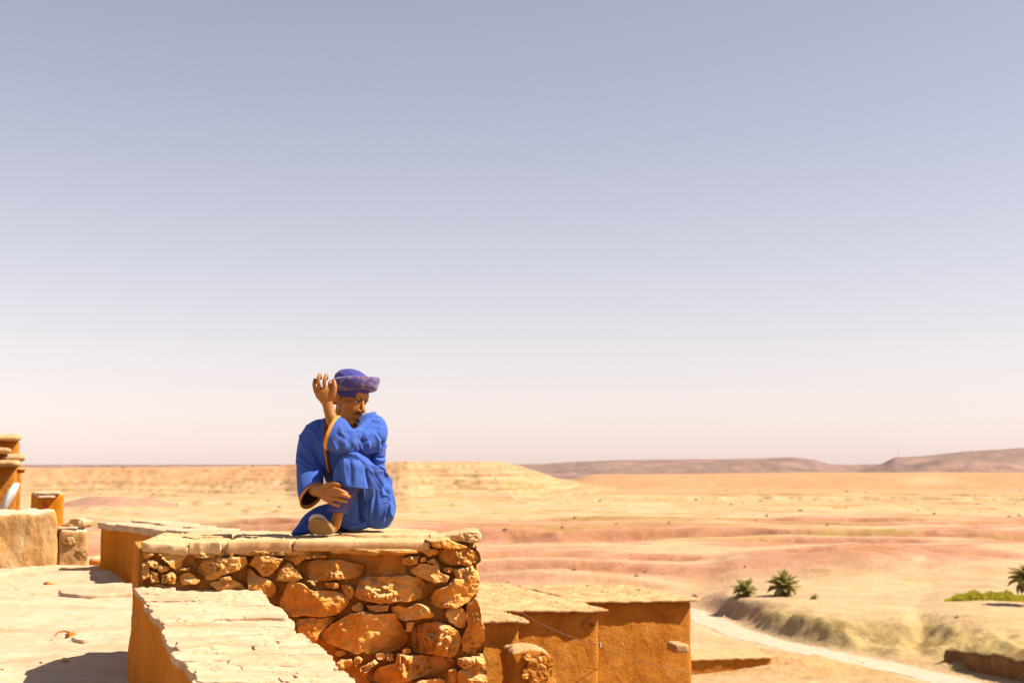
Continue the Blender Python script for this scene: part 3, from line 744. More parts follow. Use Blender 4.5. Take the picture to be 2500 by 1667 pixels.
K = 1 / 3.852
def A_(pts): return [(300 + x * K, 1260 + y * K) for x, y in pts]
def B_(pts): return [(700 + x * K, 1260 + y * K) for x, y in pts]
S = []   # outline, bulge, colour, facets
S += [(B_([(1420,310),(1480,300),(1790,295),(1840,450),(1600,462),(1440,447),(1410,370)]), .085, 0, 3),
 (B_([(1270,300),(1410,305),(1425,345),(1330,385),(1250,320)]), .05, 0, 2),
 (B_([(1070,390),(1240,370),(1230,440),(1150,468),(1080,440)]), .04, 0, 2),
 (B_([(1260,380),(1315,378),(1312,432),(1250,428)]), .045, 0, 1),
 (B_([(1315,425),(1380,388),(1430,442),(1400,450)]), .06, 1, 1),
 (B_([(1190,470),(1250,445),(1420,455),(1440,520),(1520,560),(1510,620),(1400,628),(1280,582),(1190,550),(1120,525)]), .085, 1, 3),
 (B_([(150,450),(210,408),(480,408),(740,450),(752,500),(730,562),(560,592),(290,612),(190,608),(148,540)]), .085, 0, 5),
 (B_([(190,600),(295,605),(268,655)]), .05, 0, 1),
 (B_([(700,600),(760,565),(1140,558),(1260,580),(1335,640),(1335,740),(1300,792),(880,818),(700,782),(618,740),(640,690)]), .11, 0, 5),
 (B_([(-90,810),(-5,660),(40,615),(150,630),(230,700),(330,690),(450,702),(565,750),(574,820),(525,900),(440,938),(200,938),(60,952),(-45,890)]), .12, 0, 5),
 (B_([(1350,770),(1400,690),(1520,650),(1580,580),(1740,575),(1800,640),(1812,700),(1720,792),(1600,852),(1400,852),(1352,820)]), .12, 0, 4),
 (B_([(1565,490),(1740,462),(1790,530),(1815,640),(1740,640),(1590,590)]), .075, 0, 2),
 (B_([(1455,482),(1560,475),(1555,532),(1478,524)]), .04, 0, 1),
 (B_([(618,832),(690,803),(722,850),(702,892),(640,893),(608,862)]), .06, 0, 2),
 (B_([(748,833),(958,833),(952,888),(790,892)]), .065, 0, 2),
 (B_([(973,850),(1050,838),(1130,862),(1230,808),(1310,828),(1393,910),(1372,948),(1220,968),(1080,988),(1000,905)]), .085, 0, 3),
 (B_([(318,1110),(400,1040),(500,960),(620,905),(720,888),(800,905),(1010,912),(1062,1000),(1112,1080),(1128,1160),(1082,1232),(960,1282),(800,1288),(660,1303),(540,1252),(420,1212),(328,1160)]), .15, 0, 7),
 (B_([(1163,1090),(1230,1020),(1400,983),(1540,1018),(1622,1080),(1645,1150),(1612,1292),(1540,1333),(1380,1293),(1250,1303),(1178,1272)]), .13, 0, 5),
 (B_([(1480,890),(1640,828),(1682,900),(1692,1040),(1650,1063),(1560,1012),(1498,950)]), .075, 1, 3),
 (B_([(1692,830),(1780,755),(1822,850),(1848,1010),(1868,1120),(1852,1292),(1740,1313),(1648,1262),(1650,1120),(1702,1030),(1692,930)]), .12, 0, 3),
 (B_([(1590,1330),(1850,1315),(1868,1400),(1800,1422),(1660,1432),(1600,1392)]), .085, 1, 2),
 (B_([(1612,1432),(1880,1425),(1888,1570),(1880,1640),(1620,1640),(1600,1540)]), .10, 1, 4),
 (B_([(1520,1452),(1590,1437),(1612,1530),(1560,1572),(1525,1522)]), .06, 0, 2),
 (B_([(800,1470),(870,1420),(1015,1375),(1035,1290),(1200,1300),(1470,1320),(1570,1380),(1602,1432),(1480,1472),(1200,1532),(950,1575),(800,1575),(755,1522)]), .12, 0, 6),
 (B_([(1180,1552),(1490,1510),(1510,1580),(1480,1650),(1170,1650)]), .09, 0, 3),
 (B_([(468,1370),(540,1333),(612,1340),(622,1397),(540,1432),(478,1412)]), .07, 0, 2),
 (B_([(690,1425),(830,1338),(868,1370),(740,1468),(688,1452)]), .07, 1, 1),
 (B_([(838,1292),(925,1285),(930,1345),(858,1352)]), .05, 0, 1),
 (B_([(938,1288),(1012,1300),(1000,1345),(945,1345)]), .05, 0, 1),
 (B_([(358,622),(490,620),(475,668),(380,668)]), .045, 0, 1),
 (B_([(500,640),(590,640),(640,690),(610,760),(575,780),(540,720)]), .03, 0, 2),
 (B_([(40,965),(300,955),(470,945),(400,1030),(300,1100),(270,1190),(120,1110)]), .05, 0, 3),
 (B_([(1480,1330),(1570,1345),(1600,1390),(1580,1375)]), .02, 0, 0),
 (B_([(620,1330),(680,1310),(720,1350),(650,1420),(625,1400)]), .03, 0, 1),
 (B_([(1080,1250),(1160,1240),(1170,1280),(1100,1290)]), .03, 0, 1),
 (B_([(1130,1000),(1210,990),(1170,1080),(1125,1070)]), .02, 0, 1),
 (B_([(740,460),(1060,420),(1120,520),(1040,555),(760,562)]), -.0, 0, 2),
 # left half
 (A_([(180,430),(243,424),(256,562),(200,595)]), .055, 1, 1),
 (A_([(222,400),(300,418),(342,450),(302,492),(262,462)]), .055, 1, 2),
 (A_([(332,440),(432,470),(442,512),(372,542),(320,492)]), .055, 1, 2),
 (A_([(262,502),(340,520),(342,625),(270,625)]), .055, 1, 2),
 (A_([(352,545),(462,520),(498,570),(482,630),(358,630)]), .055, 1, 2),
 (A_([(350,382),(480,340),(602,308),(612,370),(556,425),(560,492),(470,502),(420,425)]), .085, 1, 4),
 (A_([(565,488),(645,478),(604,514),(500,508)]), .03, 0, 1),
 (A_([(676,450),(720,402),(880,390),(1162,373),(1177,440),(1100,502),(940,548),(860,594),(790,602),(720,542),(668,510)]), .085, 0, 4),
 (A_([(622,352),(740,330),(962,320),(932,388),(820,393),(700,397)]), .06, 1, 3),
 (A_([(1182,450),(1250,363),(1400,368),(1508,400),(1462,482),(1382,564),(1318,564),(1260,502)]), .075, 0, 4),
 (A_([(1448,602),(1480,500),(1560,428),(1642,500),(1694,582),(1600,618)]), .085, 1, 3),
 (A_([(1143,490),(1192,478),(1260,560),(1380,590),(1453,690),(1453,742),(1320,808),(1238,772),(1178,682)]), .095, 0, 4),
 (A_([(500,562),(620,528),(745,602),(702,645),(560,640)]), .05, 0, 3),
 (A_([(888,572),(1010,560),(1024,592),(920,608)]), .055, 1, 1),
 (A_([(782,622),(960,590),(1082,608),(1154,690),(1142,765),(1060,760),(900,700)]), .06, 0, 3),
 (A_([(1300,830),(1440,868),(1512,960),(1562,1085),(1480,1060),(1370,940)]), .05, 0, 3),
 (A_([(190,330),(310,315),(300,365),(200,395)]), .03, 0, 1),
 (A_([(330,330),(470,318),(440,355),(345,375)]), .03, 0, 1),
 (A_([(990,335),(1040,335),(1050,380),(1005,378)]), .045, 1, 1),
]
# small stones wedged into the joints
rs = random.Random(77)
polys = [np.array([on_face(*p) for p in s[0]]) for s in S]
def inside(pt, poly):
    x, y = poly[:, 0], poly[:, 1]; x1, y1 = np.roll(x, -1), np.roll(y, -1)
    c = ((y > pt[1]) != (y1 > pt[1])) & (pt[0] < (x1 - x) * (pt[1] - y) / (y1 - y + 1e-12) + x); return c.sum() % 2 == 1
dense = [np.concatenate([pl + (np.roll(pl, -1, 0) - pl) * t for t in (0, .2, .4, .6, .8)]) for pl in polys]
def free(pt, r):
    if np.min(np.hypot(*(np.concatenate(dense) - pt).T)) < r: return False
    for pl in done:
        lo, hi = pl.min(0), pl.max(0)
        if lo[0] < pt[0] < hi[0] and lo[1] < pt[1] < hi[1] and inside(pt, pl): return False
    return True
def put(pl): done.append(pl); dense.append(np.concatenate([pl, (pl + np.roll(pl, -1, 0)) / 2]))
def dist_poly(pt, poly):
    a = poly; b = np.roll(poly, -1, 0); ab = b - a; t = np.clip(((pt - a) * ab).sum(1) / (ab * ab).sum(1), 0, 1)
    return np.min(np.linalg.norm(a + ab * t[:, None] - pt, axis=1))
for k, (pl, out, c, fc) in enumerate([(polys[i],) + S[i][1:] for i in range(len(S))]):
    if out < 0.001: continue
    big = out > .1
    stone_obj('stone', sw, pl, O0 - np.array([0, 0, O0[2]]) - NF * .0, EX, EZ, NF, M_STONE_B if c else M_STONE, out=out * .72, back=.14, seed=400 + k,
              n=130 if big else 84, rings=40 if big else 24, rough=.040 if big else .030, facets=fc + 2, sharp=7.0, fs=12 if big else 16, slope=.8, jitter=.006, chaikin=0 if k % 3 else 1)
done = list(polys); wedges = 0
for _ in range(2500):
    if wedges > 105: break
    pt = np.array([rs.uniform(.02, WA - .05), rs.uniform(-1.28, -.50)]); r0 = rs.uniform(.012, .05)
    if not free(pt, r0 * .8): continue
    a = np.linspace(0, 2 * math.pi, 8)[:-1]
    pl = np.array([pt + np.array([r0 * 1.25 * math.cos(t), r0 * .8 * math.sin(t)]) * rs.uniform(.75, 1.15) for t in a]); put(pl); wedges += 1
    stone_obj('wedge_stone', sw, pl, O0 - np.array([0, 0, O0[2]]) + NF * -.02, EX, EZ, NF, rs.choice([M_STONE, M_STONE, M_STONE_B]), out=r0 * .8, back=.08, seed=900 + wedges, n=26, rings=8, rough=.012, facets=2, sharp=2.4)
# lower courses below the picture's edge
for _ in range(1500):
    if len(done) > 260: break
    pt = np.array([rs.uniform(.1, WA - .1), rs.uniform(-2.6, -1.25)]); r0 = rs.uniform(.05, .15)
    if not free(pt, r0 * .95): continue
    a = np.linspace(0, 2 * math.pi, 10)[:-1]
    pl = np.array([pt + np.array([r0 * 1.25 * math.cos(t), r0 * .85 * math.sin(t)]) * rs.uniform(.8, 1.1) for t in a]); put(pl)
    stone_obj('stone', sw, pl, O0 - np.array([0, 0, O0[2]]), EX, EZ, NF, M_STONE, out=r0 * .6, back=.1, seed=1500 + len(done), n=36, rings=9, rough=.02, facets=3)
# stones on the right end
for k in range(26):
    z0 = -.56 - (k // 3) * .22 + rs.uniform(-.02, .02); d0 = .16 + (k % 3) * .27 + rs.uniform(-.04, .04)
    a = np.linspace(0, 2 * math.pi, 10)[:-1]; r0 = .115
    pl = np.array([np.array([d0, z0]) + np.array([r0 * 1.1 * math.cos(t), r0 * .85 * math.sin(t)]) * rs.uniform(.8, 1.08) for t in a])
    stone_obj('stone', sw, pl, O0 + EX * (WA - .05) - np.array([0, 0, O0[2]]), -NF, EZ, EX, M_STONE, out=.045, back=.1, seed=1900 + k, n=40, rings=9, rough=.02, facets=3)
# flaky clay layers under the coping
def flake(pts, out, seed, mat=M_STONE, name='clay_flake'):
    pl = np.array([on_face(*p) for p in pts])
    stone_obj(name, sw, pl, O0 - np.array([0, 0, O0[2]]) - NF * .0, EX, EZ, NF, mat, out=out, back=.2, seed=seed, n=120, rings=14, rough=.03, facets=2, sharp=2.2, jitter=.009, fs=20)
flake(B_([(365,300),(620,302),(850,306),(1240,303),(1250,350),(1170,345),(1110,372),(1000,350),(880,358),(700,362),(560,345),(420,352)]), .06, 71)
flake(B_([(-120,300),(360,300),(440,350),(300,365),(120,360),(0,372),(-110,352)]), .035, 72)
flake(A_([(1020,325),(1420,322),(1640,308),(1660,350),(1500,368),(1300,362),(1100,372)]), .035, 73)
flake(A_([(1500,372),(1920,350),(1910,400),(1700,395),(1640,470),(1560,420),(1510,392)]), .015, 74, M_MORTAR)
flake(B_([(1290,212),(1500,192),(1570,240),(1730,292),(1600,304),(1440,306),(1350,290),(1350,240)]), .07, 75, M_STONE)
# coping slabs: front row
def coping(u0, u1, vt0, vt1, thk, depth, seed, zb=0.0, name='coping_slab', mat=M_SLAB, prd=.02, skew=0.0):
    a0, z0 = on_face(u0, vt0); a1, z1 = on_face(u1, vt1); L = a1 - a0; rr = random.Random(seed)
    e1 = EX + EZ * ((z1 - z0) / L); e2 = -NF + EZ * zb
    n = 7
    top = [(L * t, depth + rr.uniform(-.03, .03)) for t in np.linspace(1, 0, n)]
    bot = [(L * t, -prd + rr.uniform(-.008, .008)) for t in np.linspace(0, 1, n)]
    poly = bot + top
    o = O0 - np.array([0, 0, O0[2]]) + EX * a0 + EZ * (z0 - thk)
    stone_obj(name, sw, poly, o, e1, e2, EZ, mat, out=thk, back=.01, seed=seed, n=150, rings=16, rough=.012, facets=0, jitter=.0014, fs=9, chaikin=0, flat=True)
coping(347, 462, 1321, 1332, .034, .50, 31, zb=.03)
coping(463, 541, 1322, 1322, .045, .30, 32)
coping(557, 714, 1321, 1320, .046, .42, 33)
coping(718, 1050, 1319, 1321, .036, .44, 34)
coping(1050, 1120, 1312, 1308, .05, .34, 35, prd=-.05)
coping(541, 557, 1326, 1326, .05, .3, 36, prd=-.02)
# thick rough end slab at the right
pl = np.array([on_face(*p) for p in B_([(1470,195),(1600,165),(1820,138),(1835,170),(1830,232),(1760,257),(1640,238),(1550,240)])])
stone_obj('coping_slab', sw, pl, O0 - np.array([0, 0, O0[2]]) - NF * .02, EX, EZ, NF, M_SLAB, out=.05, back=.42, seed=37, n=100, rings=16, rough=.02, facets=2)
# back row of flags on the top
rs = random.Random(4)
a = .06
while a < WA - .12:
    w = rs.uniform(.2, .42); w = min(w, WA - .04 - a); d0 = .42 + rs.uniform(-.03, .05)
    poly = [O0 + EX * (a + w * t + rs.uniform(-.012, .012)) - NF * (d0 + rs.uniform(-.03, .03)) for t in np.linspace(.02, .98, 5)] + \
           [O0 + EX * (a + w * t) - NF * (TK - .01 + rs.uniform(-.03, .03)) for t in np.linspace(.98, .02, 5)]
    slab_obj('top_flag', sw, [q[:2] for q in poly], ZT - .012, .036 + rs.uniform(-.006, .008), M_SLAB, 50 + int(a * 100), rough=.008, n=80, tilt=(rs.uniform(-.012, .012), rs.uniform(-.012, .012)))
    a += w + .008
# the paler raised flag he sits on
zs = -.405 * KZ
slab_obj('seat_flag', sw, [Pz(u, v, zs)[:2] for u, v in [(822, 1299), (870, 1302), (1000, 1301), (1075, 1299), (1060, 1291), (985, 1287), (850, 1287)]], ZT - .005, zs - ZT, M_SLAB, 81, rough=.007, n=90)

# ------------------------------------------------------------------ sloping parapet wall that meets it
FLp, FRp = P(342, 1427, 5.88), P(640, 1441, 5.90); NLp, NRp = P(480, 1667, 4.47), P(872, 1667, 4.47)
pw = thing('parapet_wall', (FLp + NRp) / 2 * np.array([1, 1, 0]) + np.array([0, 0, -2.7]), 'sloping clay parapet wall topped with overlapping pale slabs, orange side', 'wall')
TT = 2.05
def pl_pt(t, s): return (FLp * (1 - s) + FRp * s) * (1 - t) + (NLp * (1 - s) + NRp * s) * t
nt = 150; cs = []
for t in np.linspace(-.10, TT, nt):
    L0, R0 = pl_pt(t, 0.02), pl_pt(t, .97); row = []; L0 = L0 - np.array([.02, 0, 0]) * (1 - sstep(0, .3, t))
    for z in np.linspace(-1.5, L0[2] - .02, 60): row.append((L0[0] - .018 * max(0, min(1, (L0[2] - z) / .6)), L0[1], z))
    for s in np.linspace(0, 1, 18): q = L0 * (1 - s) + R0 * s; row.append((q[0], q[1], q[2] - .02))
    for z in np.linspace(R0[2] - .02, -2.75, 40): row.append((R0[0], R0[1], z))
    cs.append(row)
V = np.array(cs).reshape(-1, 3)
d1 = fbm(V * np.array([5, 5, 1.3]), 5, 501, .6); d2 = fbm(V * np.array([16, 16, 5]), 4, 502, .6); d3 = fbm(V * np.array([3, 3, 3]), 3, 503)
V[:, 0] += .030 * d1 + .014 * d2; V[:, 1] += .025 * d3; V[:, 2] += .008 * d2
nc_ = len(cs[0])
add('wall_body', mesh_of('wall_body', rel(pw, V), grid_faces(nt, nc_), M_CLAY), pw)
rs = random.Random(12); t = -.012; k = 0
dirA = (FRp - FLp); dirA = dirA / np.linalg.norm(dirA)
while t < TT:
    dt = rs.uniform(.045, .085)
    cuts = [0] + sorted(rs.uniform(.2, .8) for _ in range(rs.choice([0, 1, 1, 2]))) + [1]
    for i in range(len(cuts) - 1):
        s0, s1 = cuts[i], cuts[i + 1]
        if s1 - s0 < .1: continue
        if i == 0: s0 = rs.uniform(-.055, .025)
        if i == len(cuts) - 2: s1 = 1 + rs.uniform(-.05, .05)
        jt = rs.uniform(-.008, .008); n = 8; ov = .02
        up_ = [pl_pt(t + jt + rs.uniform(-.006, .006), s) for s in np.linspace(s0 + .004, s1 - .004, n)]
        dn_ = [pl_pt(t + dt + jt + ov + rs.uniform(-.007, .007), s) for s in np.linspace(s1 - .004, s0 + .004, n)]
        pts = np.array(up_ + dn_); c = pts.mean(0)
        slope = (NLp - FLp); gz = slope[2] / slope[1]
        o3 = slab_obj('cap_slab', pw, pts[:, :2], c[2] - .024 + rs.uniform(-.004, .004), .013 + rs.uniform(-.004, .009), M_SLABTOP, 2000 + k, rough=.010, n=84, rings=8,
                      tilt=(rs.uniform(-.015, .015), gz + rs.uniform(-.03, .06)), jitter=.010)
        k += 1
    t += dt

# ------------------------------------------------------------------ far parapet
c0 = Pz(243, 1392, ZF); c0[2] = 0; zt = -(1275 - VH) / F * c0[1]
c1 = np.array([-2.45 * KZ, 9.65, 0]); dv = c1 - c0; L = np.linalg.norm(dv[:2]); ang = math.atan2(dv[1], dv[0]); nvv = np.array([-dv[1], dv[0], 0]) / L
if nvv[0] < 0: nvv = -nvv
fp = thing('far_parapet', (*(c0 + dv / 2)[:2], ZF - .1), 'shaded orange clay parapet with pale slab top behind the stone wall', 'wall')
mid = c0 + dv * .62 + nvv * .26
box_obj('wall_body', fp, (mid[0], mid[1], ZF - .6), (L * 1.24, .52, zt - ZF + .58), M_CLAY, ang, res=.05, amp=.035, rnd=.03, scale=(4, 4, 1.5), seed=14)
rs = random.Random(31); s = -.01; k = 0
while s < 1.2:
    ds = rs.uniform(.06, .12)
    for (e0, e1) in ((-.03, .27), (.275, .57)):
        poly = [c0 + dv * (s + rs.uniform(-.01, .01)) + nvv * e0, c0 + dv * (s - .005) + nvv * (e0 + e1) / 2, c0 + dv * (s + rs.uniform(-.01, .01)) + nvv * e1, c0 + dv * (s + ds) + nvv * e1,
                c0 + dv * (s + ds + .01) + nvv * (e0 + e1) / 2, c0 + dv * (s + ds) + nvv * (e0 + rs.uniform(-.03, .02))]
        slab_obj('cap_slab', fp, [q[:2] for q in poly], zt - .03, .035 + rs.uniform(0, .018), M_SLABTOP, 3000 + k, n=40, rings=7, tilt=(rs.uniform(-.02, .02), rs.uniform(-.02, .02))); k += 1
    s += ds

# ------------------------------------------------------------------ ruins and tower on the left
def face_box(name, parent, u0, u1, v0, v1, Y, depth, rz, mat, **kw):
    """box whose front spans those pixels at depth Y, turned by rz about its right front edge"""
    a, b = P(u0, v1, Y), P(u1, v0, Y); w = (b[0] - a[0]) / math.cos(rz); h = b[2] - a[2]
    c, s = math.cos(rz), math.sin(rz)
    ctr = np.array([b[0], Y, a[2]]) - np.array([c, s, 0]) * w / 2 + np.array([-s, c, 0]) * depth / 2
    return box_obj(name, parent, ctr, (w, depth, h), mat, rz, **kw)
Yw = Pz(70, 1388, ZF)[1]
lw = thing('low_ruined_wall', P(60, 1388, Yw), 'low pitted clay wall along the back of the terrace, lit by the sun', 'wall')
face_box('wall_body', lw, -160, 139, 1247, 1420, Yw, .6, .40, M_LEFTW, res=.028, amp=.06, rnd=.05, scale=(7, 7, 3.5), seed=31, oct=6)
rs = random.Random(9)
pb = thing('ruined_pillar', P(178, 1390, Yw + .07), 'squat stone and clay pillar at the end of the low ruined wall', 'pillar')
face_box('pillar_body', pb, 148, 216, 1291, 1420, Yw + .12, .36, .38, M_LEFTW, res=.03, amp=.03, rnd=.04, scale=(6, 6, 4), seed=33)
face_box('cap_slab', pb, 143, 190, 1286, 1293, Yw + .09, .36, .3, M_SLABTOP, res=.03, amp=.008, rnd=.01, seed=34)
for k, (u, v, w, h) in enumerate([(175, 1283, .10, .07), (196, 1280, .09, .08), (186, 1272, .08, .06)]):
    pl = [(w * math.cos(t) * rs.uniform(.8, 1.1), h * .6 * math.sin(t) * rs.uniform(.8, 1.1)) for t in np.linspace(0, 6.283, 9)[:-1]]
    stone_obj('stone', pb, pl, P(u, v, Yw + .22), np.array([1., 0, 0]), EZ, np.array([0, -1., 0]), M_LEFTW, out=.08, back=.16, seed=60 + k, n=30, rings=9)
for k, (u, v, w, h) in enumerate([(172, 1320, .07, .05), (200, 1352, .06, .07)]):
    pl = [(w * math.cos(t) * rs.uniform(.85, 1.1), h * math.sin(t) * rs.uniform(.85, 1.1)) for t in np.linspace(0, 6.283, 9)[:-1]]
    stone_obj('stone', pb, pl, P(u, v, Yw + .12 - (216 - u) * .0016), np.array([math.cos(.32), math.sin(.32), 0]), EZ, np.array([math.sin(.32), -math.cos(.32), 0]), M_LEFTW, out=.014, back=.06, seed=80 + k, n=34, rings=9, facets=3, chaikin=0, rough=.02)
lo = thing('low_clay_kerb', P(232, 1388, Yw + .3), 'short low orange clay wall between pillar and far parapet', 'wall')
face_box('wall_body', lo, 205, 262, 1362, 1420, Yw + .3, .3, -.15, M_CLAY, res=.04, amp=.025, rnd=.04, seed=41)

bk = thing('clay_block', P(88, 1300, 14.2), 'orange clay block with a stone ledge and red patch beside the tower', 'wall')
cb = P(88, 1300, 14.0)
ctr = cb + np.array([.02, .42, 0]); hb_ = -(1207 - VH) / F * 14 - cb[2]
def corner_box(name, parent, u, vtop, vbot, Y, wl_, wr, ang, mat, **kw):
    """box seen corner-on: its near edge at u; left face wl_ long, right face wr long, right face turned by ang"""
    wl_ *= KZ; wr *= KZ; b = P(u, vbot, Y); t = P(u, vtop, Y); h = t[2] - b[2]
    er = np.array([math.cos(ang), math.sin(ang), 0]); el = np.array([-math.sin(ang), math.cos(ang), 0])
    return box_obj(name, parent, b + er * wr / 2 + el * wl_ / 2, (wr, wl_, h), mat, ang, **kw)
corner_box('block_body', bk, 88, 1206, 1300, 14.0, .75, .33, .46, M_CLAY, res=.035, amp=.03, rnd=.03, scale=(5, 5, 2), seed=51)
face_box('ledge_slab', bk, 86, 146, 1199, 1207, 13.97, .3, .3, M_SLABTOP, res=.03, amp=.01, rnd=.012, seed=52)
face_box('ledge_slab', bk, 93, 134, 1210, 1216, 13.93, .12, .3, M_SLABTOP, res=.03, amp=.01, rnd=.012, seed=53)
M_REDP = plain('red_paint', (.55, .10, .05))
pl = [(-.045, .06), (-.02, .075), (.03, .0), (.05, -.08), (.0, -.07), (-.04, 0)]
stone_obj('red_patch', bk, pl, P(111, 1237, 14.05), np.array([math.cos(.42), math.sin(.42), 0]), EZ, np.array([math.sin(.42), -math.cos(.42), 0]), M_REDP, out=.012, back=.08, seed=3, n=24, rings=5, rough=.003, facets=0)
bd = thing('leaning_board', P(20, 1245, 13.6), 'pale weathered board leaning against the clay tower', 'board')
pts = np.array([P(u, v, 13.5) for u, v in [(-4, 1250), (12, 1205), (34, 1178), (41, 1180), (30, 1210), (12, 1240), (2, 1252)]])
V = np.concatenate([pts, pts + np.array([.01, .06, 0])]); n = len(pts)
fc = [tuple(range(n)), tuple(range(n, 2 * n))[::-1]] + [(i, i + n, (i + 1) % n + n, (i + 1) % n) for i in range(n)]
add('board', mesh_of('board', rel(bd, V), fc, plain('white_board', (.78, .74, .70), .5, .4), False), bd)

tw_ = thing('clay_tower', P(-60, 1300, 20), 'dark clay tower with stacked overhanging mud eaves', 'tower')
kw = dict(res=.07, amp=.03, rnd=.03, scale=(2.5, 2.5, 1.2))
AT = .42
face_box('wall', tw_, -420, 47, 1072, 1330, 20.6, 2.5, AT, M_CLAYR, seed=61, **kw)
face_box('eave', tw_, -420, 55, 1060, 1074, 20.35, 2.9, AT, M_ROOF, res=.06, amp=.035, rnd=.05, scale=(4, 4, 4), seed=62)
face_box('wall', tw_, -420, 19, 1104, 1330, 19.75, 1.2, AT, M_CLAYR, seed=63, **kw)
face_box('eave', tw_, -420, 29, 1093, 1107, 19.5, 1.4, AT, M_ROOF, res=.06, amp=.035, rnd=.05, scale=(4, 4, 4), seed=64)
face_box('wall', tw_, 10, 53, 1122, 1330, 20.0, 1.0, AT, M_CLAYR, seed=65, **kw)
face_box('eave', tw_, 12, 64, 1109, 1125, 19.75, 1.3, AT, M_ROOF, res=.06, amp=.035, rnd=.05, scale=(4, 4, 4), seed=66)
face_box('wall', tw_, -420, 41, 1136, 1330, 19.3, 1.0, AT, M_CLAYR, seed=67, **kw)
face_box('eave', tw_, -420, 54, 1124, 1139, 19.05, 1.3, AT, M_ROOF, res=.06, amp=.035, rnd=.05, scale=(4, 4, 4), seed=68)
face_box('eave_bracket', tw_, 44, 62, 1143, 1153, 19.5, .5, AT, M_CLAYR, res=.05, amp=.03, rnd=.03, seed=69)

# ------------------------------------------------------------------ mud houses on the right
AH = .36
def house(uL, uR, v, Y, depth, label, seed, rdepth=None, ov=.09, vroof=None, thick=.038):
    c, s = math.cos(AH), math.sin(AH); C = P(uR, v, Y); Lx = P(uL, v, Y)[0]
    h = thing('mud_house', (C[0] - .8, Y + depth / 2, C[2] - 6), label, 'house', 'mud houses below the wall')
    w = (C[0] - Lx) / c
    def blk(name, w, d, hh, fwd, side, z, mat, **kw):
        ctr = np.array([C[0], Y, z]) - np.array([c, s, 0]) * (w / 2 - side) + np.array([-s, c, 0]) * (d / 2 - fwd)
        return box_obj(name, h, ctr, (w, d, hh), mat, AH, **kw)
    blk('wall', w, depth, 6.0, 0, 0, C[2] - 6.0, M_CLAYR, res=.06, amp=.03, rnd=.05, scale=(1.6, 1.6, 1.6), seed=seed, oct=5, topfn=lambda p: p + np.stack([p[:, 0] * 0, p[:, 0] * 0, .030 * (w / 2 - p[:, 0]) * (p[:, 2] > 5.5)], -1))
    # roof of packed earth, humped and ragged at the rim
    def tf(p):
        hump = sstep(.0, .6, np.minimum(np.minimum(p[:, 0] + w / 2 + .3, w / 2 - p[:, 0] + .1), np.minimum(p[:, 1] + depth / 2 + .12, depth / 2 - p[:, 1])))
        p[:, 2] += .030 * (w / 2 - p[:, 0])
        p[:, 2] += np.where(p[:, 2] > thick * .4, .05 * hump + .045 * fbm(p * 8, 4, seed + 3, .65) * (hump + .25), 0); return p
    blk('roof', w + .1, depth + ov + .05, thick, ov, .06, C[2] - thick * .6, M_ROOF, res=.04, amp=.02, rnd=.025, scale=(7, 7, 7), seed=seed + 1, topfn=tf, oct=5)
    return h, C
hR, C = house(1380, 1688, 1463, 18.0, 2.0, 'plain mud house with a projecting beam end, right of its neighbours', 71, ov=.13)
ctr = P(1654, 1574, 17.25)
box_obj('beam_end', hR, ctr + np.array([0, 0, -.08]), (.18, .34, .11), M_ROOF, AH - .1, res=.03, amp=.012, rnd=.02, seed=77)
hM, C = house(1040, 1465, 1487, 16.0, 3.5, 'mud house with a round drain hole high on its wall', 81, ov=.13)
# drain: a clay collar around a dark bore
V, Fc = [], []; dc = P(1440, 1524, 15.93); ex = np.array([math.cos(AH), math.sin(AH), 0]); nh = np.array([math.sin(AH), -math.cos(AH), 0])
for (r0, d) in ((.085, -.05), (.08, .012), (.055, .02), (.036, .012), (.034, -.12), (.001, -.12)):
    for j in range(18):
        a = j / 18 * 6.283; V.append(dc + ex * r0 * math.cos(a) + EZ * r0 * .95 * math.sin(a) + nh * d)
V = np.array(V); V += .01 * np.stack([noise(V * 30, 1), noise(V * 30, 2), noise(V * 30, 3)], -1)
add('drain_collar', mesh_of('drain_collar', rel(hM, V), grid_faces(6, 18, True), M_CLAYR), hM)
hL, C = house(900, 1270, 1513, 14.2, 1.5, 'low mud house closest to the stone wall, partly hidden by it', 91, ov=.12)
ru = thing('ruined_stub_wall', P(1300, 1720, 13.6), 'crumbling stub of rubble wall in front of the mud houses', 'wall')
face_box('wall_body', ru, 1256, 1350, 1584, 1950, 13.55, .5, .3, M_CLAYR, res=.03, amp=.06, rnd=.06, scale=(6, 6, 6), seed=95, oct=5)
rs = random.Random(41)
for k in range(30):
    u, v = rs.uniform(1278, 1346), rs.uniform(1598, 1675); r0 = rs.uniform(.025, .06)
    p = P(u, v, 13.52 - (1350 - u) * .0015); pl = [(r0 * 1.15 * math.cos(t) * rs.uniform(.75, 1.15), r0 * math.sin(t) * rs.uniform(.75, 1.15)) for t in np.linspace(0, 6.283, 8)[:-1]]
    stone_obj('stone', ru, pl, p, np.array([math.cos(.3), math.sin(.3), 0]), EZ, np.array([math.sin(.3), -math.cos(.3), 0]), rs.choice([M_CLAYR, M_CLAYR, M_STONE]), out=r0 * .5, back=.06, seed=200 + k, n=22, rings=7, rough=.014)
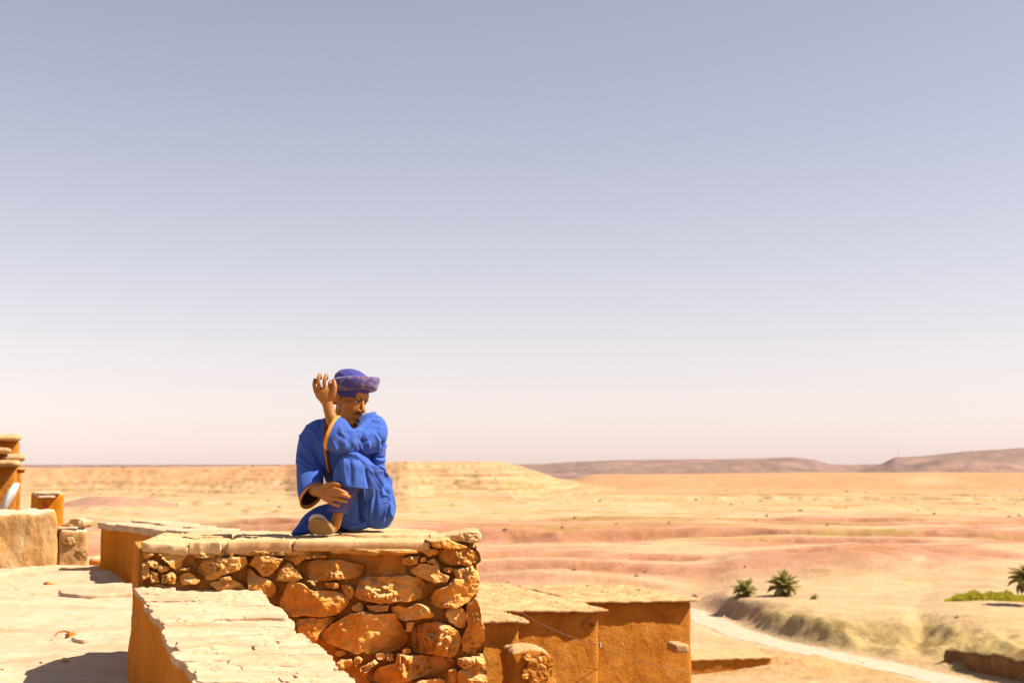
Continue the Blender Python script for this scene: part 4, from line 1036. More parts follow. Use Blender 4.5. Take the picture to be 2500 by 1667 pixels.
# cable strung along the houses
cb_ = thing('overhead_cable', P(1465, 1583, 15.8), 'thin cable strung across the fronts of the mud houses', 'cable')
def tube(pts, r, n=6):
    pts = np.asarray(pts); V = []
    for k, p in enumerate(pts):
        tg = pts[min(k + 1, len(pts) - 1)] - pts[max(k - 1, 0)]; tg = tg / np.linalg.norm(tg)
        s = np.cross(tg, EZ); s /= np.linalg.norm(s); w = np.cross(s, tg)
        for j in range(n): a = j / n * 6.283; V.append(p + s * r * math.cos(a) + w * r * math.sin(a))
    return np.array(V), grid_faces(len(pts), n, True)
a, b_, c_ = P(1268, 1492, 14.6), P(1465, 1572, 15.75), P(1702, 1646, 17.6)
pts = [a * (1 - t) + b_ * t - EZ * .05 * 4 * t * (1 - t) for t in np.linspace(0, 1, 14)] + [b_ * (1 - t) + c_ * t - EZ * .05 * 4 * t * (1 - t) for t in np.linspace(0, 1, 14)][1:]
V, Fc = tube(pts, .0035); add('wire', mesh_of('wire', rel(cb_, V), Fc, plain('cable', (.20, .12, .08), .7, .2)), cb_)
V, Fc = [], []
for r0, z in ((.008, -.045), (.018, -.04), (.018, -.015), (.011, 0), (.017, .01), (.008, .025)):
    for j in range(10): V.append(b_ + np.array([r0 * math.cos(j * .628), r0 * math.sin(j * .628), z]))
add('insulator', mesh_of('insulator', rel(cb_, V), grid_faces(6, 10, True), plain('porcelain', (.6, .42, .28), .5, .3)), cb_)

# ------------------------------------------------------------------ grit and straw crumbs lying on the tops
from mathutils.bvhtree import BVHTree
def tree_of(objs):
    V, Fc, off = [], [], 0
    for o in objs:
        m = o.data; c = np.empty(len(m.vertices) * 3, dtype=np.float32); m.vertices.foreach_get('co', c); c = c.reshape(-1, 3)
        base = np.array(o.location) + (np.array(o.parent.location) if o.parent else 0)
        V.append(c + base); Fc += [tuple(i + off for i in p.vertices) for p in m.polygons]; off += len(c)
    return BVHTree.FromPolygons([Vector(v) for v in np.concatenate(V)], Fc)
def grit(name, parent, objs, sampler, n, s0, s1, mat, seed, zt=3.0):
    bv = tree_of(objs); rs = random.Random(seed); V, Fc = [], []
    for _ in range(n):
        x, y = sampler(rs); h = bv.ray_cast(Vector((x, y, zt)), Vector((0, 0, -1)))
        if h[0] is None or abs(h[1].z) < .55: continue
        r = s0 + (s1 - s0) * rs.random() ** 3; a0 = rs.uniform(0, 6.28); k = len(V); long = rs.uniform(1.0, 2.0)
        for j in range(5):
            a = a0 + j * 1.2566; rr = r * rs.uniform(.7, 1.15)
            dx, dy = rr * long * math.cos(a), rr * math.sin(a)
            V.append((x + dx * math.cos(a0) - dy * math.sin(a0), y + dx * math.sin(a0) + dy * math.cos(a0), h[0].z - .1 * r))
        V.append((x + rs.uniform(-.3, .3) * r, y + rs.uniform(-.3, .3) * r, h[0].z + r * rs.uniform(.5, .9)))
        Fc += [(k + j, k + (j + 1) % 5, k + 5) for j in range(5)]
    if not V: return None
    if parent is not None: V = rel(parent, V)
    o = add(name, mesh_of(name, V, Fc, mat, False), parent); o['kind'] = 'stuff'; return o
kids = lambda o, names: [c for c in COL.objects if c.parent == o and c.name.split('.')[0] in names]
fo = [o for o in COL.objects if o.name == 'terrace_floor']
def s_floor(r):
    y = 4.2 + 8.0 * r.random() ** .8; return (xr(y) - 5.5 * r.random() ** .8, y)
g = grit('gravel', None, fo, s_floor, 1500, .004, .022, M_STONE_B, 5); tag(g, 'scattered grit and small stones on the terrace floor', 'gravel', kind='stuff')
def s_cap(r):
    q = pl_pt(r.uniform(0, 1.4), r.random()); return q[0], q[1]
grit('grit', pw, kids(pw, ('cap_slab',)), s_cap, 420, .003, .012, M_STONE_B, 6)
def s_top(r):
    q = O0 + EX * r.uniform(.05, WA - .05) - NF * r.uniform(.02, TK - .05); return q[0], q[1]
grit('grit', sw, kids(sw, ('coping_slab', 'top_flag', 'seat_flag')), s_top, 320, .0025, .011, M_SLABTOP, 7)
for h_, (u0, u1, y0, y1) in ((hR, (1380, 1690, 17.6, 20.2)), (hM, (1180, 1470, 15.5, 20.0)), (hL, (1180, 1285, 13.8, 15.8))):
    def s_r(r, u0=u0, u1=u1, y0=y0, y1=y1):
        y = r.uniform(y0, y1); return ((r.uniform(u0, u1) - 1250) / F * y, y)
    grit('straw_grit', h_, kids(h_, ('roof',)), s_r, 1100, .008, .03, M_ROOF, 8, zt=-.5)
# ------------------------------------------------------------------ the seated man
from mathutils.bvhtree import BVHTree
def PX(Y): return Y / F                                   # metres per photograph pixel at depth Y
def loft_px(path, n=18, sub=5, hint=(0, 1, 0), capf=.55):
    """closed tube through (u, v, Y, half-width px in the picture plane, half-depth px)"""
    pts = np.array([list(P(q[0], q[1], q[2])) + [q[3] * PX(q[2]), (q[4] if len(q) > 4 else q[3]) * PX(q[2])] for q in path])
    c = spline(pts, sub) if len(pts) > 2 else np.array([pts[0] * (1 - t) + pts[1] * t for t in np.linspace(0, 1, sub + 1)])
    tg = np.gradient(c[:, :3], axis=0); tg /= np.linalg.norm(tg, axis=1, keepdims=True)
    rings = []; hint = np.array(hint, float)
    def ring(p, t, ra, rb):
        s = np.cross(t, hint); s /= np.linalg.norm(s) + 1e-9; w = np.cross(s, t)
        a = np.linspace(0, 2 * math.pi, n, endpoint=False)[:, None]
        return p + s * ra * np.cos(a) + w * rb * np.sin(a)
    def cap(i, sg):
        out = []
        for th in (80, 60, 38, 15):
            k = math.cos(R(th)); r0 = min(c[i, 3], c[i, 4]); out.append(ring(c[i, :3] + sg * tg[i] * r0 * capf * math.sin(R(th)), tg[i], c[i, 3] * k, c[i, 4] * k))
        return out
    rings += cap(0, -1) + [ring(q[:3], t, max(q[3], 1e-4), max(q[4], 1e-4)) for q, t in zip(c, tg)] + cap(-1, 1)[::-1]
    V = np.array(rings).reshape(-1, 3); f = grid_faces(len(rings), n, True)
    f += [list(range(n))[::-1], list(range(len(V) - n, len(V)))]
    return V, f
def ellips(c, ax, n=20, m=12):
    """closed ellipsoid: centre, three axis vectors"""
    V = []
    for i in range(m + 1):
        th = math.pi * (i + .02) / (m + .04)
        for j in range(n):
            ph = 2 * math.pi * j / n
            V.append(c + ax[0] * math.sin(th) * math.cos(ph) + ax[1] * math.sin(th) * math.sin(ph) + ax[2] * math.cos(th))
    f = grid_faces(m + 1, n, True); f += [list(range(n))[::-1], list(range(m * n, m * n + n))]
    return np.array(V), f
def remesh(name, parts, voxel, mat, smooth=6, factor=.5):
    V, Fc, off = [], [], 0
    for v, f in parts: V.append(v); Fc += [[i + off for i in q] for q in f]; off += len(v)
    me = mesh_of('tmp', np.concatenate(V), Fc); o = add('tmp', me)
    bm = bmesh.new(); bm.from_mesh(me); bmesh.ops.recalc_face_normals(bm, faces=bm.faces); bm.to_mesh(me); bm.free()
    m = o.modifiers.new('r', 'REMESH'); m.mode = 'VOXEL'; m.voxel_size = voxel
    if smooth: s = o.modifiers.new('s', 'SMOOTH'); s.factor = factor; s.iterations = smooth
    dg = bpy.context.evaluated_depsgraph_get(); ev = o.evaluated_get(dg)
    out = bpy.data.meshes.new_from_object(ev); out.name = name
    bpy.data.objects.remove(o); bpy.data.meshes.remove(me)
    out.materials.clear(); out.materials.append(mat)
    out.polygons.foreach_set('use_smooth', np.ones(len(out.polygons), dtype=bool))
    return out
def co_of(me):
    a = np.empty(len(me.vertices) * 3, dtype=np.float32); me.vertices.foreach_get('co', a); return a.reshape(-1, 3).astype(float)
def nrm_of(me):
    a = np.empty(len(me.vertices) * 3, dtype=np.float32); me.vertices.foreach_get('normal', a); return a.reshape(-1, 3).astype(float)
def set_co(me, c): me.vertices.foreach_set('co', c.astype(np.float32).ravel()); me.update()
def to_px(c):                                             # project to photograph pixels, to lay out folds
    y = c[:, 1] * math.cos(TH) + c[:, 2] * math.sin(TH); z = -c[:, 1] * math.sin(TH) + c[:, 2] * math.cos(TH)
    return 1250 + F * c[:, 0] / y, 833.5 - F * z / y
def folds(me, lines, extra=0.0, seed=0, stretch=(1, 1, 1)):
    c = co_of(me); n = nrm_of(me); u, v = to_px(c); d = np.zeros(len(c)); fc = sstep(.25, -.15, n[:, 1])
    pt = np.stack([u, v], -1)
    for pl, w, amp in lines:
        pl = np.array(pl, float); best = np.full(len(c), 1e9); taper = np.ones(len(c)); L = len(pl) - 1
        for i in range(L):
            a, b = pl[i], pl[i + 1]; ab = b - a; t = np.clip(((pt - a) @ ab) / (ab @ ab), 0, 1)
            dd = np.linalg.norm(pt - a - t[:, None] * ab, axis=1); m = dd < best
            best = np.where(m, dd, best); s = (i + t) / L; taper = np.where(m, np.clip(np.minimum(s, 1 - s) * 5 + .35, 0, 1), taper)
        d += amp * .001 * np.exp(-(best / w) ** 1.35) * taper * fc
    if extra: d += extra * (fbm(c * np.array(stretch), 4, seed, .55, True) * .6 + .4 * fbm(c * np.array(stretch) * 2.1 + 5, 3, seed + 3))
    set_co(me, c + n * d[:, None])

def cloth(name, c, c2, rough=.8, sheen=.06, weave=900):
    m, t, b = base_mat(name, rough, .08)
    n1 = noise_n(t, 7, 5, .6); n2 = noise_n(t, weave, 2, .5)
    c = tone(c); c2 = tone(c2); col = mixc(t, n1, c, c2); t.links.new(col, b.inputs['Base Color'])
    b.inputs['Sheen Weight'].default_value = sheen
    bp = nn(t, 'ShaderNodeBump'); bp.inputs['Strength'].default_value = .25; bp.inputs['Distance'].default_value = .004
    n3 = noise_n(t, 38, 4, .55, stretch=(1, 1, .55)); t.links.new(n3, bp.inputs['Height']); t.links.new(bp.outputs[0], b.inputs['Normal'])
    return m
M_ROBE = cloth('blue_robe', (.043, .098, .42), (.072, .168, .62))
M_TROU = cloth('blue_trousers', (.075, .078, .30), (.105, .105, .38))
M_TRIM = cloth('orange_trim', (.72, .30, .05), (.82, .40, .09))
M_PLACK = cloth('brown_placket', (.10, .04, .03), (.22, .09, .03))
M_LIN = cloth('robe_lining', (.05, .025, .03), (.09, .04, .04))
# skin, with a little warmth at the lips and knuckles left to the light
m, t, b = base_mat('skin', .55, .35)
t.links.new(mixc(t, noise_n(t, 45, 4), tone((.39, .145, .022)), tone((.50, .20, .038))), b.inputs['Base Color'])
b.inputs['Subsurface Weight'].default_value = .08; b.inputs['Subsurface Radius'].default_value = (.01, .004, .002); b.inputs['Subsurface Scale'].default_value = .5
M_SKIN = m
M_HAIR = plain('black_hair', (.012, .009, .007), .6, .3)
# turban: indigo cotton with ochre print patches
m, t, b = base_mat('turban_print', .8, .15)
n1 = noise_n(t, 48, 3, .5, dist=.4); n2 = noise_n(t, 9, 4)
base_c = mixc(t, n2, tone((.055, .048, .26)), tone((.095, .082, .37)))
t.links.new(mixc(t, ramp(t, [(.53, (0, 0, 0)), (.64, (.75, .75, .75))], n1), base_c, tone((.38, .19, .06))), b.inputs['Base Color'])
b.inputs['Sheen Weight'].default_value = .3
M_TURP = m
M_TUR = cloth('turban_plain', (.055, .048, .26), (.095, .082, .37))

man = thing('person', P(870, 1296, 6.48), 'person in a blue robe and indigo turban sitting on the stone wall, hand raised', 'person')
def child(name, me, parent=None):
    par = parent or man
    o = bpy.data.objects.new(name, me); COL.objects.link(o); o.parent = par
    c = co_of(me); off = np.array(man.location); set_co(me, c - off)
    return o

# ---- head frame: turned to his left and a little down
HC = P(852, 971, 6.37)
yaw, pit, rol = R(56), R(16), R(6)
f0 = np.array([math.sin(yaw), -math.cos(yaw), 0]); l0 = np.array([math.cos(yaw), math.sin(yaw), 0])
fw = f0 * math.cos(pit) - EZ * math.sin(pit); up = EZ * math.cos(pit) + f0 * math.sin(pit)
lt = l0 * math.cos(rol) - up * math.sin(rol); up = up * math.cos(rol) + l0 * math.sin(rol)
HS = .97
def H(x, y, z): return HC + HS * (lt * x + fw * y + up * z)
def hel(c, r, **k): return ellips(H(*c), [lt * r[0] * HS, fw * r[1] * HS, up * r[2] * HS], **k)
def hloft(pts, n=14):
    P3 = np.array([list(H(*q[:3])) + [q[3] * HS] for q in pts]); rings = []
    c = spline(P3, 4) if len(P3) > 2 else P3
    tg = np.gradient(c[:, :3], axis=0); tg /= np.linalg.norm(tg, axis=1, keepdims=True)
    a = np.linspace(0, 2 * math.pi, n, endpoint=False)[:, None]
    for k, (q, t) in enumerate(zip(c, tg)):
        s = np.cross(t, lt if abs(t @ lt) < .8 else up); s /= np.linalg.norm(s); w = np.cross(s, t)
        rings.append(q[:3] + (s * np.cos(a) + w * np.sin(a)) * q[3])
    e = lambda q, t, sg: [q[:3] + sg * t * q[3] * .6 + (rings[0 if sg < 0 else -1] - q[:3]) * .6]
    rings = e(c[0], tg[0], -1) + rings + e(c[-1], tg[-1], 1)
    V = np.array(rings).reshape(-1, 3); f = grid_faces(len(rings), n, True); f += [list(range(n))[::-1], list(range(len(V) - n, len(V)))]
    return V, f
body = [
    hel((0, -.008, .035), (.074, .094, .082)), hel((0, .040, -.030), (.060, .054, .072)), hel((0, .038, -.080), (.049, .050, .040)),
    hel((0, .074, -.106), (.022, .019, .018)), hel((-.043, .055, -.026), (.023, .024, .019)), hel((.043, .055, -.026), (.023, .024, .019)),
    hel((-.026, .083, .014), (.026, .013, .010)), hel((.026, .083, .014), (.026, .013, .010)), hel((0, .080, .03), (.05, .014, .03)),
    hloft([(0, .088, .010, .008), (0, .100, -.014, .0095), (0, .112, -.036, .0125), (0, .108, -.045, .012)]),
    hel((-.013, .098, -.043), (.009, .011, .008)), hel((.013, .098, -.043), (.009, .011, .008)),
    hel((0, .086, -.066), (.026, .013, .0075)), hel((0, .085, -.080), (.022, .013, .0085)), hel((0, .08, -.072), (.03, .012, .02)),
    hel((-.078, -.012, -.012), (.009, .02, .03)), hel((.078, -.012, -.012), (.009, .02, .03)),
    loft_px([(832, 1044, 6.45, 27, 26), (840, 1012, 6.43, 24, 24), (847, 985, 6.40, 25, 27)]),
    loft_px([(885, 1262, 6.52, 58, 45), (868, 1200, 6.50, 50, 42), (842, 1120, 6.46, 56, 42), (833, 1062, 6.45, 66, 40), (834, 1034, 6.44, 40, 32)]),
    loft_px([(762, 1064, 6.45, 16, 16), (830, 1048, 6.45, 24, 22), (900, 1062, 6.42, 17, 17)]),
    # left arm, crossing in front, forearm up
    loft_px([(903, 1062, 6.41, 17, 17), (880, 1070, 6.30, 15, 15), (850, 1078, 6.19, 13, 13)]),
    loft_px([(850, 1080, 6.18, 13, 13), (831, 1060, 6.155, 15, 14), (813, 1030, 6.14, 15.5, 14.5), (804, 1003, 6.14, 13.5, 12), (799, 982, 6.14, 13.5, 10.5)]),
    loft_px([(799, 984, 6.14, 13.5, 10), (795, 970, 6.136, 19, 10), (790, 958, 6.134, 22, 9.5), (788, 952, 6.134, 20, 8)], capf=.3),
    loft_px([(771, 957, 6.142, 5.10), (767, 941, 6.136, 4.49), (768, 930, 6.144, 4.31), (770, 927, 6.166, 4.05), (772, 934, 6.19, 3.70)]),
    loft_px([(781, 953, 6.138, 5.54), (777, 933, 6.124, 4.84), (779, 919, 6.130, 4.58), (781, 915, 6.156, 4.31), (783, 924, 6.186, 3.87)]),
    loft_px([(793, 952, 6.134, 5.72), (792, 932, 6.122, 4.93), (795, 920, 6.128, 4.66), (797, 916, 6.154, 4.40), (798, 925, 6.186, 3.87)]),
    loft_px([(804, 955, 6.134, 5.46), (805, 939, 6.140, 4.75), (806, 932, 6.160, 4.40), (806, 938, 6.195, 4.05)]),
    loft_px([(803, 977, 6.138, 9, 8), (813, 962, 6.130, 7.6), (817, 945, 6.126, 6.2), (815, 930, 6.134, 5.0)]),
    # right arm, hanging, hand on the shin
    loft_px([(762, 1064, 6.45, 16, 16), (757, 1110, 6.44, 14, 14), (753, 1150, 6.415, 12, 12)]),
    loft_px([(753, 1150, 6.415, 12, 12), (756, 1178, 6.36, 12, 12), (763, 1194, 6.28, 12.5, 12), (770, 1198, 6.225, 13, 10)]),
    loft_px([(767, 1198, 6.225, 13, 10), (784, 1198, 6.18, 17, 10.5), (799, 1203, 6.15, 21, 9.5), (807, 1207, 6.142, 20, 8)], capf=.4),
    loft_px([(793, 1188, 6.16, 7.5), (807, 1181, 6.13, 6.2), (820, 1181, 6.118, 5.6), (832, 1185, 6.118, 4.6)]),
    loft_px([(804, 1193, 6.135, 6.8), (822, 1195, 6.100, 5.9), (836, 1200, 6.094, 5.4), (847, 1205, 6.108, 4.6)]),
    loft_px([(808, 1203, 6.135, 6.8), (826, 1205, 6.098, 5.9), (842, 1209, 6.094, 5.3), (853, 1213, 6.112, 4.6)]),
    loft_px([(806, 1214, 6.138, 6.6), (822, 1217, 6.106, 5.7), (836, 1221, 6.104, 5.2), (846, 1224, 6.118, 4.5)]),
    loft_px([(802, 1222, 6.142, 6.0), (813, 1229, 6.122, 5.1), (821, 1232, 6.116, 4.7), (828, 1233.5, 6.122, 4.1)]),
    # legs
    loft_px([(905, 1252, 6.50, 30, 30), (886, 1185, 6.37, 22, 22), (858, 1134, 6.215, 18, 18)]),
    loft_px([(857, 1134, 6.21, 18, 18), (845, 1180, 6.205, 18, 18), (832, 1230, 6.23, 15, 15), (823, 1264, 6.26, 12.5, 14), (817, 1284, 6.28, 13, 14)]),
    loft_px([(816, 1289, 6.285, 13, 12), (800, 1285, 6.24, 14, 15), (784, 1276, 6.20, 14, 16), (772, 1269, 6.185, 12, 13)]),
    loft_px([(768, 1263, 6.185, 4.5), (763, 1259, 6.180, 4.0)]), loft_px([(776, 1264, 6.185, 4.5), (773, 1259, 6.185, 4.0)]), loft_px([(784, 1266, 6.19, 4.5), (782, 1261, 6.19, 3.8)]),
    loft_px([(860, 1258, 6.53, 36, 36), (800, 1266, 6.47, 30, 28), (752, 1284, 6.43, 20, 20)]),
    loft_px([(752, 1284, 6.43, 20, 18), (795, 1288, 6.50, 14, 13), (830, 1290, 6.53, 12, 11)]),
]
child('body', remesh('body', body, .0026, M_SKIN, 3, .4))

# ---- eyes, brows, moustache, beard
def patch(name, mat, parts, voxel=.0015, sm=3): return child(name, remesh(name, parts, voxel, mat, sm))
M_EYE = plain('eye_white', (.55, .48, .42), .25, .5, .05); M_IRIS = plain('iris', (.012, .007, .005), .2, .5, .1)
for sx in (-1, 1):
    e = patch('eye', M_EYE, [hel((sx * .029, .079, -.003), (.0125, .009, .0044))], .001, 1)
    i_ = remesh('iris', [hel((sx * .029 + .004, .0855, -.003), (.0055, .004, .0052))], .001, M_IRIS, 1); child('iris', i_, e)
    patch('eyebrow', M_HAIR, [hloft([(sx * .010, .0955, .0095, .0028), (sx * .022, .0965, .0165, .0040), (sx * .036, .088, .0165, .0036), (sx * .047, .073, .011, .0020)])])
    patch('upper_lid', M_HAIR, [hloft([(sx * .016, .0855, .0015, .0014), (sx * .028, .0905, .0048, .0019), (sx * .041, .0815, .001, .0014)])], .001, 1)
patch('moustache', M_HAIR, [hloft([(-.033, .078, -.067, .0018), (-.019, .0945, -.0605, .0036), (-.004, .1005, -.0565, .0028)]), hloft([(.033, .078, -.067, .0018), (.019, .0945, -.0605, .0036), (.004, .1005, -.0565, .0028)])])
patch('goatee', M_HAIR, [hel((0, .088, -.113), (.013, .007, .010)), hel((0, .095, -.093), (.007, .004, .004))], .0015, 2)
M_LIP = plain('lip', (.42, .16, .11), .45, .35, .1)
patch('lower_lip', M_LIP, [hloft([(-.018, .089, -.0775, .003), (0, .0985, -.0815, .0055), (.018, .089, -.0775, .003)])], .0013, 2)

# ---- turban
def htorus(c, ra, rb, rm, rz, tilt=(0, 0), wob=.0, n=72, m=16, seed=1):
    """fat roll of cloth round the head: radii across and along, roll half-thickness and half-height"""
    V = []
    for j in range(n):
        a = 2 * math.pi * j / n; wv = 1 + wob * math.sin(3 * a + seed) + wob * .6 * math.sin(5 * a)
        for k in range(m):
            b_ = 2 * math.pi * k / m
            sq = lambda x: math.copysign(abs(x) ** .8, x)
            rr0 = rm * wv * sq(math.cos(b_)); zz = rz * wv * sq(math.sin(b_))
            x, y = (ra + rr0) * math.sin(a), (rb + rr0) * math.cos(a)
            V.append(H(c[0] + x, c[1] + y, c[2] + zz + tilt[0] * x + tilt[1] * y))
    i = np.arange(n * m).reshape(n, m); a = np.roll(i, -1, 0)
    f = np.stack([i, a, np.roll(a, -1, 1), np.roll(i, -1, 1)], -1).reshape(-1, 4).tolist()
    return np.array(V), f
def line_folds(me, k, amp, seed):                         # shallow pleats that wind round the head
    c = co_of(me); n = nrm_of(me); d = c - HC; x, y, z = d @ lt, d @ fw, d @ up
    ph = np.arctan2(x, y); s = np.sin(k * (z * 55 + .8 * np.sin(ph + seed) + .25 * fbm(c * 30, 3, seed)))
    set_co(me, c + n * (amp * (np.abs(s) ** .6 - .6))[:, None])
tb = remesh('turban', [hel((0, -.012, .082), (.084, .098, .062), n=28, m=18), hel((0, -.014, .040), (.088, .106, .062), n=28, m=18)], .003, M_TUR, 6)
line_folds(tb, 2.4, .0024, 2)
turban = child('turban', tb)
und = remesh('wrap', [htorus((0, -.012, .036), .075, .093, .013, .022, (.0, .2), .03, seed=2), htorus((0, -.016, .008), .073, .082, .012, .022, (.0, .52), .03, seed=4)], .003, M_TUR, 5)
line_folds(und, 2.0, .0028, 4); child('wrap', und, turban)
rol_ = remesh('roll', [htorus((0.004, .002, .068), .096, .104, .022, .036, (.07, .33), .04, seed=5)], .003, M_TURP, 4)
line_folds(rol_, 1.0, .0018, 7); child('roll', rol_, turban)

# ---- robe
robe_parts = [
    loft_px([(888, 1268, 6.53, 66, 50), (876, 1215, 6.50, 60, 48), (852, 1140, 6.46, 66, 48), (838, 1090, 6.44, 82, 46), (833, 1062, 6.445, 84, 42), (834, 1044, 6.44, 56, 35), (836, 1034, 6.435, 31, 29)], capf=.2),
    loft_px([(912, 1030, 6.42, 24, 30), (924, 1065, 6.44, 18, 34), (923, 1110, 6.46, 18, 36), (920, 1150, 6.48, 20, 40), (926, 1200, 6.50, 34, 46), (922, 1245, 6.50, 44, 48)]),
    # right shoulder and upper sleeve
    loft_px([(806, 1040, 6.45, 22, 30), (774, 1050, 6.45, 25, 30), (759, 1080, 6.44, 30, 30), (754, 1130, 6.43, 31, 30), (757, 1160, 6.40, 30, 29)]),
    # left shoulder and sleeve root
    loft_px([(868, 1052, 6.42, 22, 30), (903, 1042, 6.41, 36, 38), (902, 1066, 6.35, 42, 40), (876, 1077, 6.26, 29, 33)]),
    # lap and raised knee
    loft_px([(915, 1255, 6.49, 45, 50), (906, 1205, 6.44, 46, 50), (880, 1160, 6.32, 42, 44), (860, 1135, 6.22, 34, 35), (855, 1128, 6.19, 28, 28)]),
    loft_px([(916, 1200, 6.42, 42, 50), (924, 1240, 6.43, 43, 56), (920, 1274, 6.44, 34, 48)], capf=.4),
    loft_px([(862, 1165, 6.30, 26, 24), (866, 1205, 6.345, 30, 24), (868, 1250, 6.375, 34, 26), (868, 1278, 6.39, 38, 28)], capf=.5),
    # the cloth over the folded right leg
    loft_px([(850, 1262, 6.48, 34, 34), (800, 1264, 6.46, 34, 32), (762, 1276, 6.43, 28, 26), (734, 1293, 6.42, 14, 18), (714, 1303, 6.42, 4, 12)], capf=.3),
]
robe_me = remesh('robe', robe_parts, .0034, M_ROBE, 10)
Z1 = lambda x, y: (660 + x / 6.533, 880 + y / 6.533)
Z2 = lambda x, y: (660 + x / 6.533, 1080 + y / 6.533)
def z1(*p): return [Z1(*q) for q in p]
def z2(*p): return [Z2(*q) for q in p]
FOLDS = [
    # shoulder creases, left arm
    (z1((1390, 1010), (1560, 880), (1690, 830)), 2.6, 5), (z1((1400, 1050), (1600, 960), (1760, 990)), 2.6, 5), (z1((1500, 1085), (1660, 1060), (1770, 1080)), 2.4, 4),
    (z1((1480, 1000), (1620, 900), (1720, 900)), 2.0, -4), (z1((1640, 1150), (1720, 1280), (1730, 1420)), 3, 5), (z1((1700, 1130), (1790, 1260), (1800, 1400)), 3, -4),
    (z1((1600, 1170), (1580, 1270), (1480, 1300), (1400, 1240)), 2.4, -6), (z1((1390, 1230), (1450, 1380), (1510, 1440), (1560, 1380), (1570, 1290)), 2.8, 7),
    (z1((1700, 1480), (1780, 1410), (1840, 1340)), 3, 8), (z1((1690, 1440), (1760, 1370), (1830, 1290)), 2.6, -7),
    # side below the arm
    (z2((1640, 240), (1760, 290), (1830, 270)), 2.4, 6), (z2((1640, 210), (1760, 250), (1830, 235)), 2.4, -6), (z2((1730, 370), (1800, 420), (1830, 470)), 2.6, 6), (z2((1700, 460), (1790, 500), (1830, 540)), 2.6, 5), (z2((1720, 420), (1810, 480)), 2.2, -5),
    # knee and lap
    (z2((1190, 210), (1250, 190), (1360, 210), (1560, 370)), 3.2, 5), (z2((1570, 350), (1700, 430), (1850, 560), (1990, 720)), 3.4, 9), (z2((1640, 470), (1760, 620), (1880, 760), (1960, 860)), 4.0, -11),
    (z2((1530, 400), (1540, 560), (1570, 690)), 2.4, -7), (z2((1560, 400), (1680, 560), (1760, 700), (1790, 830)), 3, 6), (z2((1790, 840), (1880, 850), (1900, 940)), 2.8, 6),
    (z2((1890, 960), (1900, 1120), (1940, 1210)), 2.4, 8), (z2((1870, 970), (1820, 1150), (1780, 1270)), 2.4, 6), (z2((1880, 1010), (1870, 1120), (1850, 1200)), 3.0, -6), (z2((1960, 860), (1990, 980), (1960, 1130)), 4, -8),
    (z2((1480, 720), (1510, 900), (1540, 1080), (1560, 1230)), 2.4, 12), (z2((1430, 740), (1450, 920), (1465, 1120), (1460, 1260)), 5.0, -20), (z2((1640, 750), (1620, 950), (1600, 1160), (1600, 1300)), 2.6, 5), (z2((1690, 800), (1660, 1000), (1650, 1200)), 3, -4),
    (z2((1390, 760), (1300, 980), (1200, 1180), (1100, 1350)), 2.6, 7), (z2((1560, 1230), (1420, 1310), (1250, 1350)), 3, 6),
    # right arm and chest
    (z1((480, 1170), (500, 1300), (560, 1450)), 3, 4), (z1((560, 1030), (700, 1150), (760, 1300)), 3.4, 4), (z1((800, 900), (790, 1100), (800, 1300)), 3, -4), (z1((430, 1500), (500, 1560), (600, 1640)), 3, 4),
    (z2((420, 300), (560, 420), (760, 520)), 3.2, 5), (z2((430, 380), (560, 500), (720, 600)), 3.2, -5), (z2((480, 120), (560, 260), (700, 380)), 3, -4), (z2((560, 60), (660, 200), (740, 330)), 3, 4),
    (z2((780, 1130), (640, 1240), (480, 1400)), 3, -4), (z2((830, 1110), (700, 1290), (560, 1440)), 3, 4),
]
folds(robe_me, [(a, b * 1.15, c * 1.9) for a, b, c in FOLDS], .0026, 5, (9, 9, 7))
robe = child('robe', robe_me)

# open sleeve ends: real shells with an inside
def shell(name, rings, mat, lin, n=44, sub=6, th=.0045, wr=(.0035, 7), seed=3, lines=()):
    Rg = []
    for (u, v, Y, A, B) in rings:
        s = PX(Y); c = P(u, v, Y)
        Rg.append(np.concatenate([c, np.array([A[0], A[2], -A[1]]) * s, np.array([B[0], B[2], -B[1]]) * s]))
    c = spline(np.array(Rg), sub); a = np.linspace(0, 2 * math.pi, n, endpoint=False)[:, None]
    V = []
    for q in c: V.append(q[:3] + q[3:6] * np.cos(a) + q[6:9] * np.sin(a))
    V = np.array(V); ctr = c[:, None, :3]
    d = V - ctr; L = np.linalg.norm(d, axis=2, keepdims=True); dn = d / L
    w = fbm(p3(V[..., 0] * wr[1] * 1.6, V[..., 1] * wr[1], V[..., 2] * wr[1] * 1.6), 4, seed, .55, True)
    V = V + dn * (wr[0] * w)[..., None]
    if lines:
        tm = mesh_of('tmp', V.reshape(-1, 3), grid_faces(len(c), n, True)); n_ = nrm_of(tm)
        if np.mean((n_ * dn.reshape(-1, 3)).sum(1)) < 0: tm.flip_normals()
        folds(tm, [(a_, b_ * 1.1, c_ * 1.5) for a_, b_, c_ in lines]); V = co_of(tm).reshape(V.shape); bpy.data.meshes.remove(tm)
    I = V - dn * th
    nr = len(c)
    allv = np.concatenate([V.reshape(-1, 3), I.reshape(-1, 3)]); fo = grid_faces(nr, n, True); fi = [[x + nr * n for x in f[::-1]] for f in fo]
    e = (nr - 1) * n; rim = [[e + j, e + (j + 1) % n, nr * n + e + (j + 1) % n, nr * n + e + j] for j in range(n)]
    me = mesh_of(name, allv, fo + fi + rim, mat); me.materials.append(lin)
    mi = np.zeros(len(me.polygons), dtype=np.int32); mi[len(fo):len(fo) + len(fi)] = 1; me.polygons.foreach_set('material_index', mi)
    return me, V, dn, c
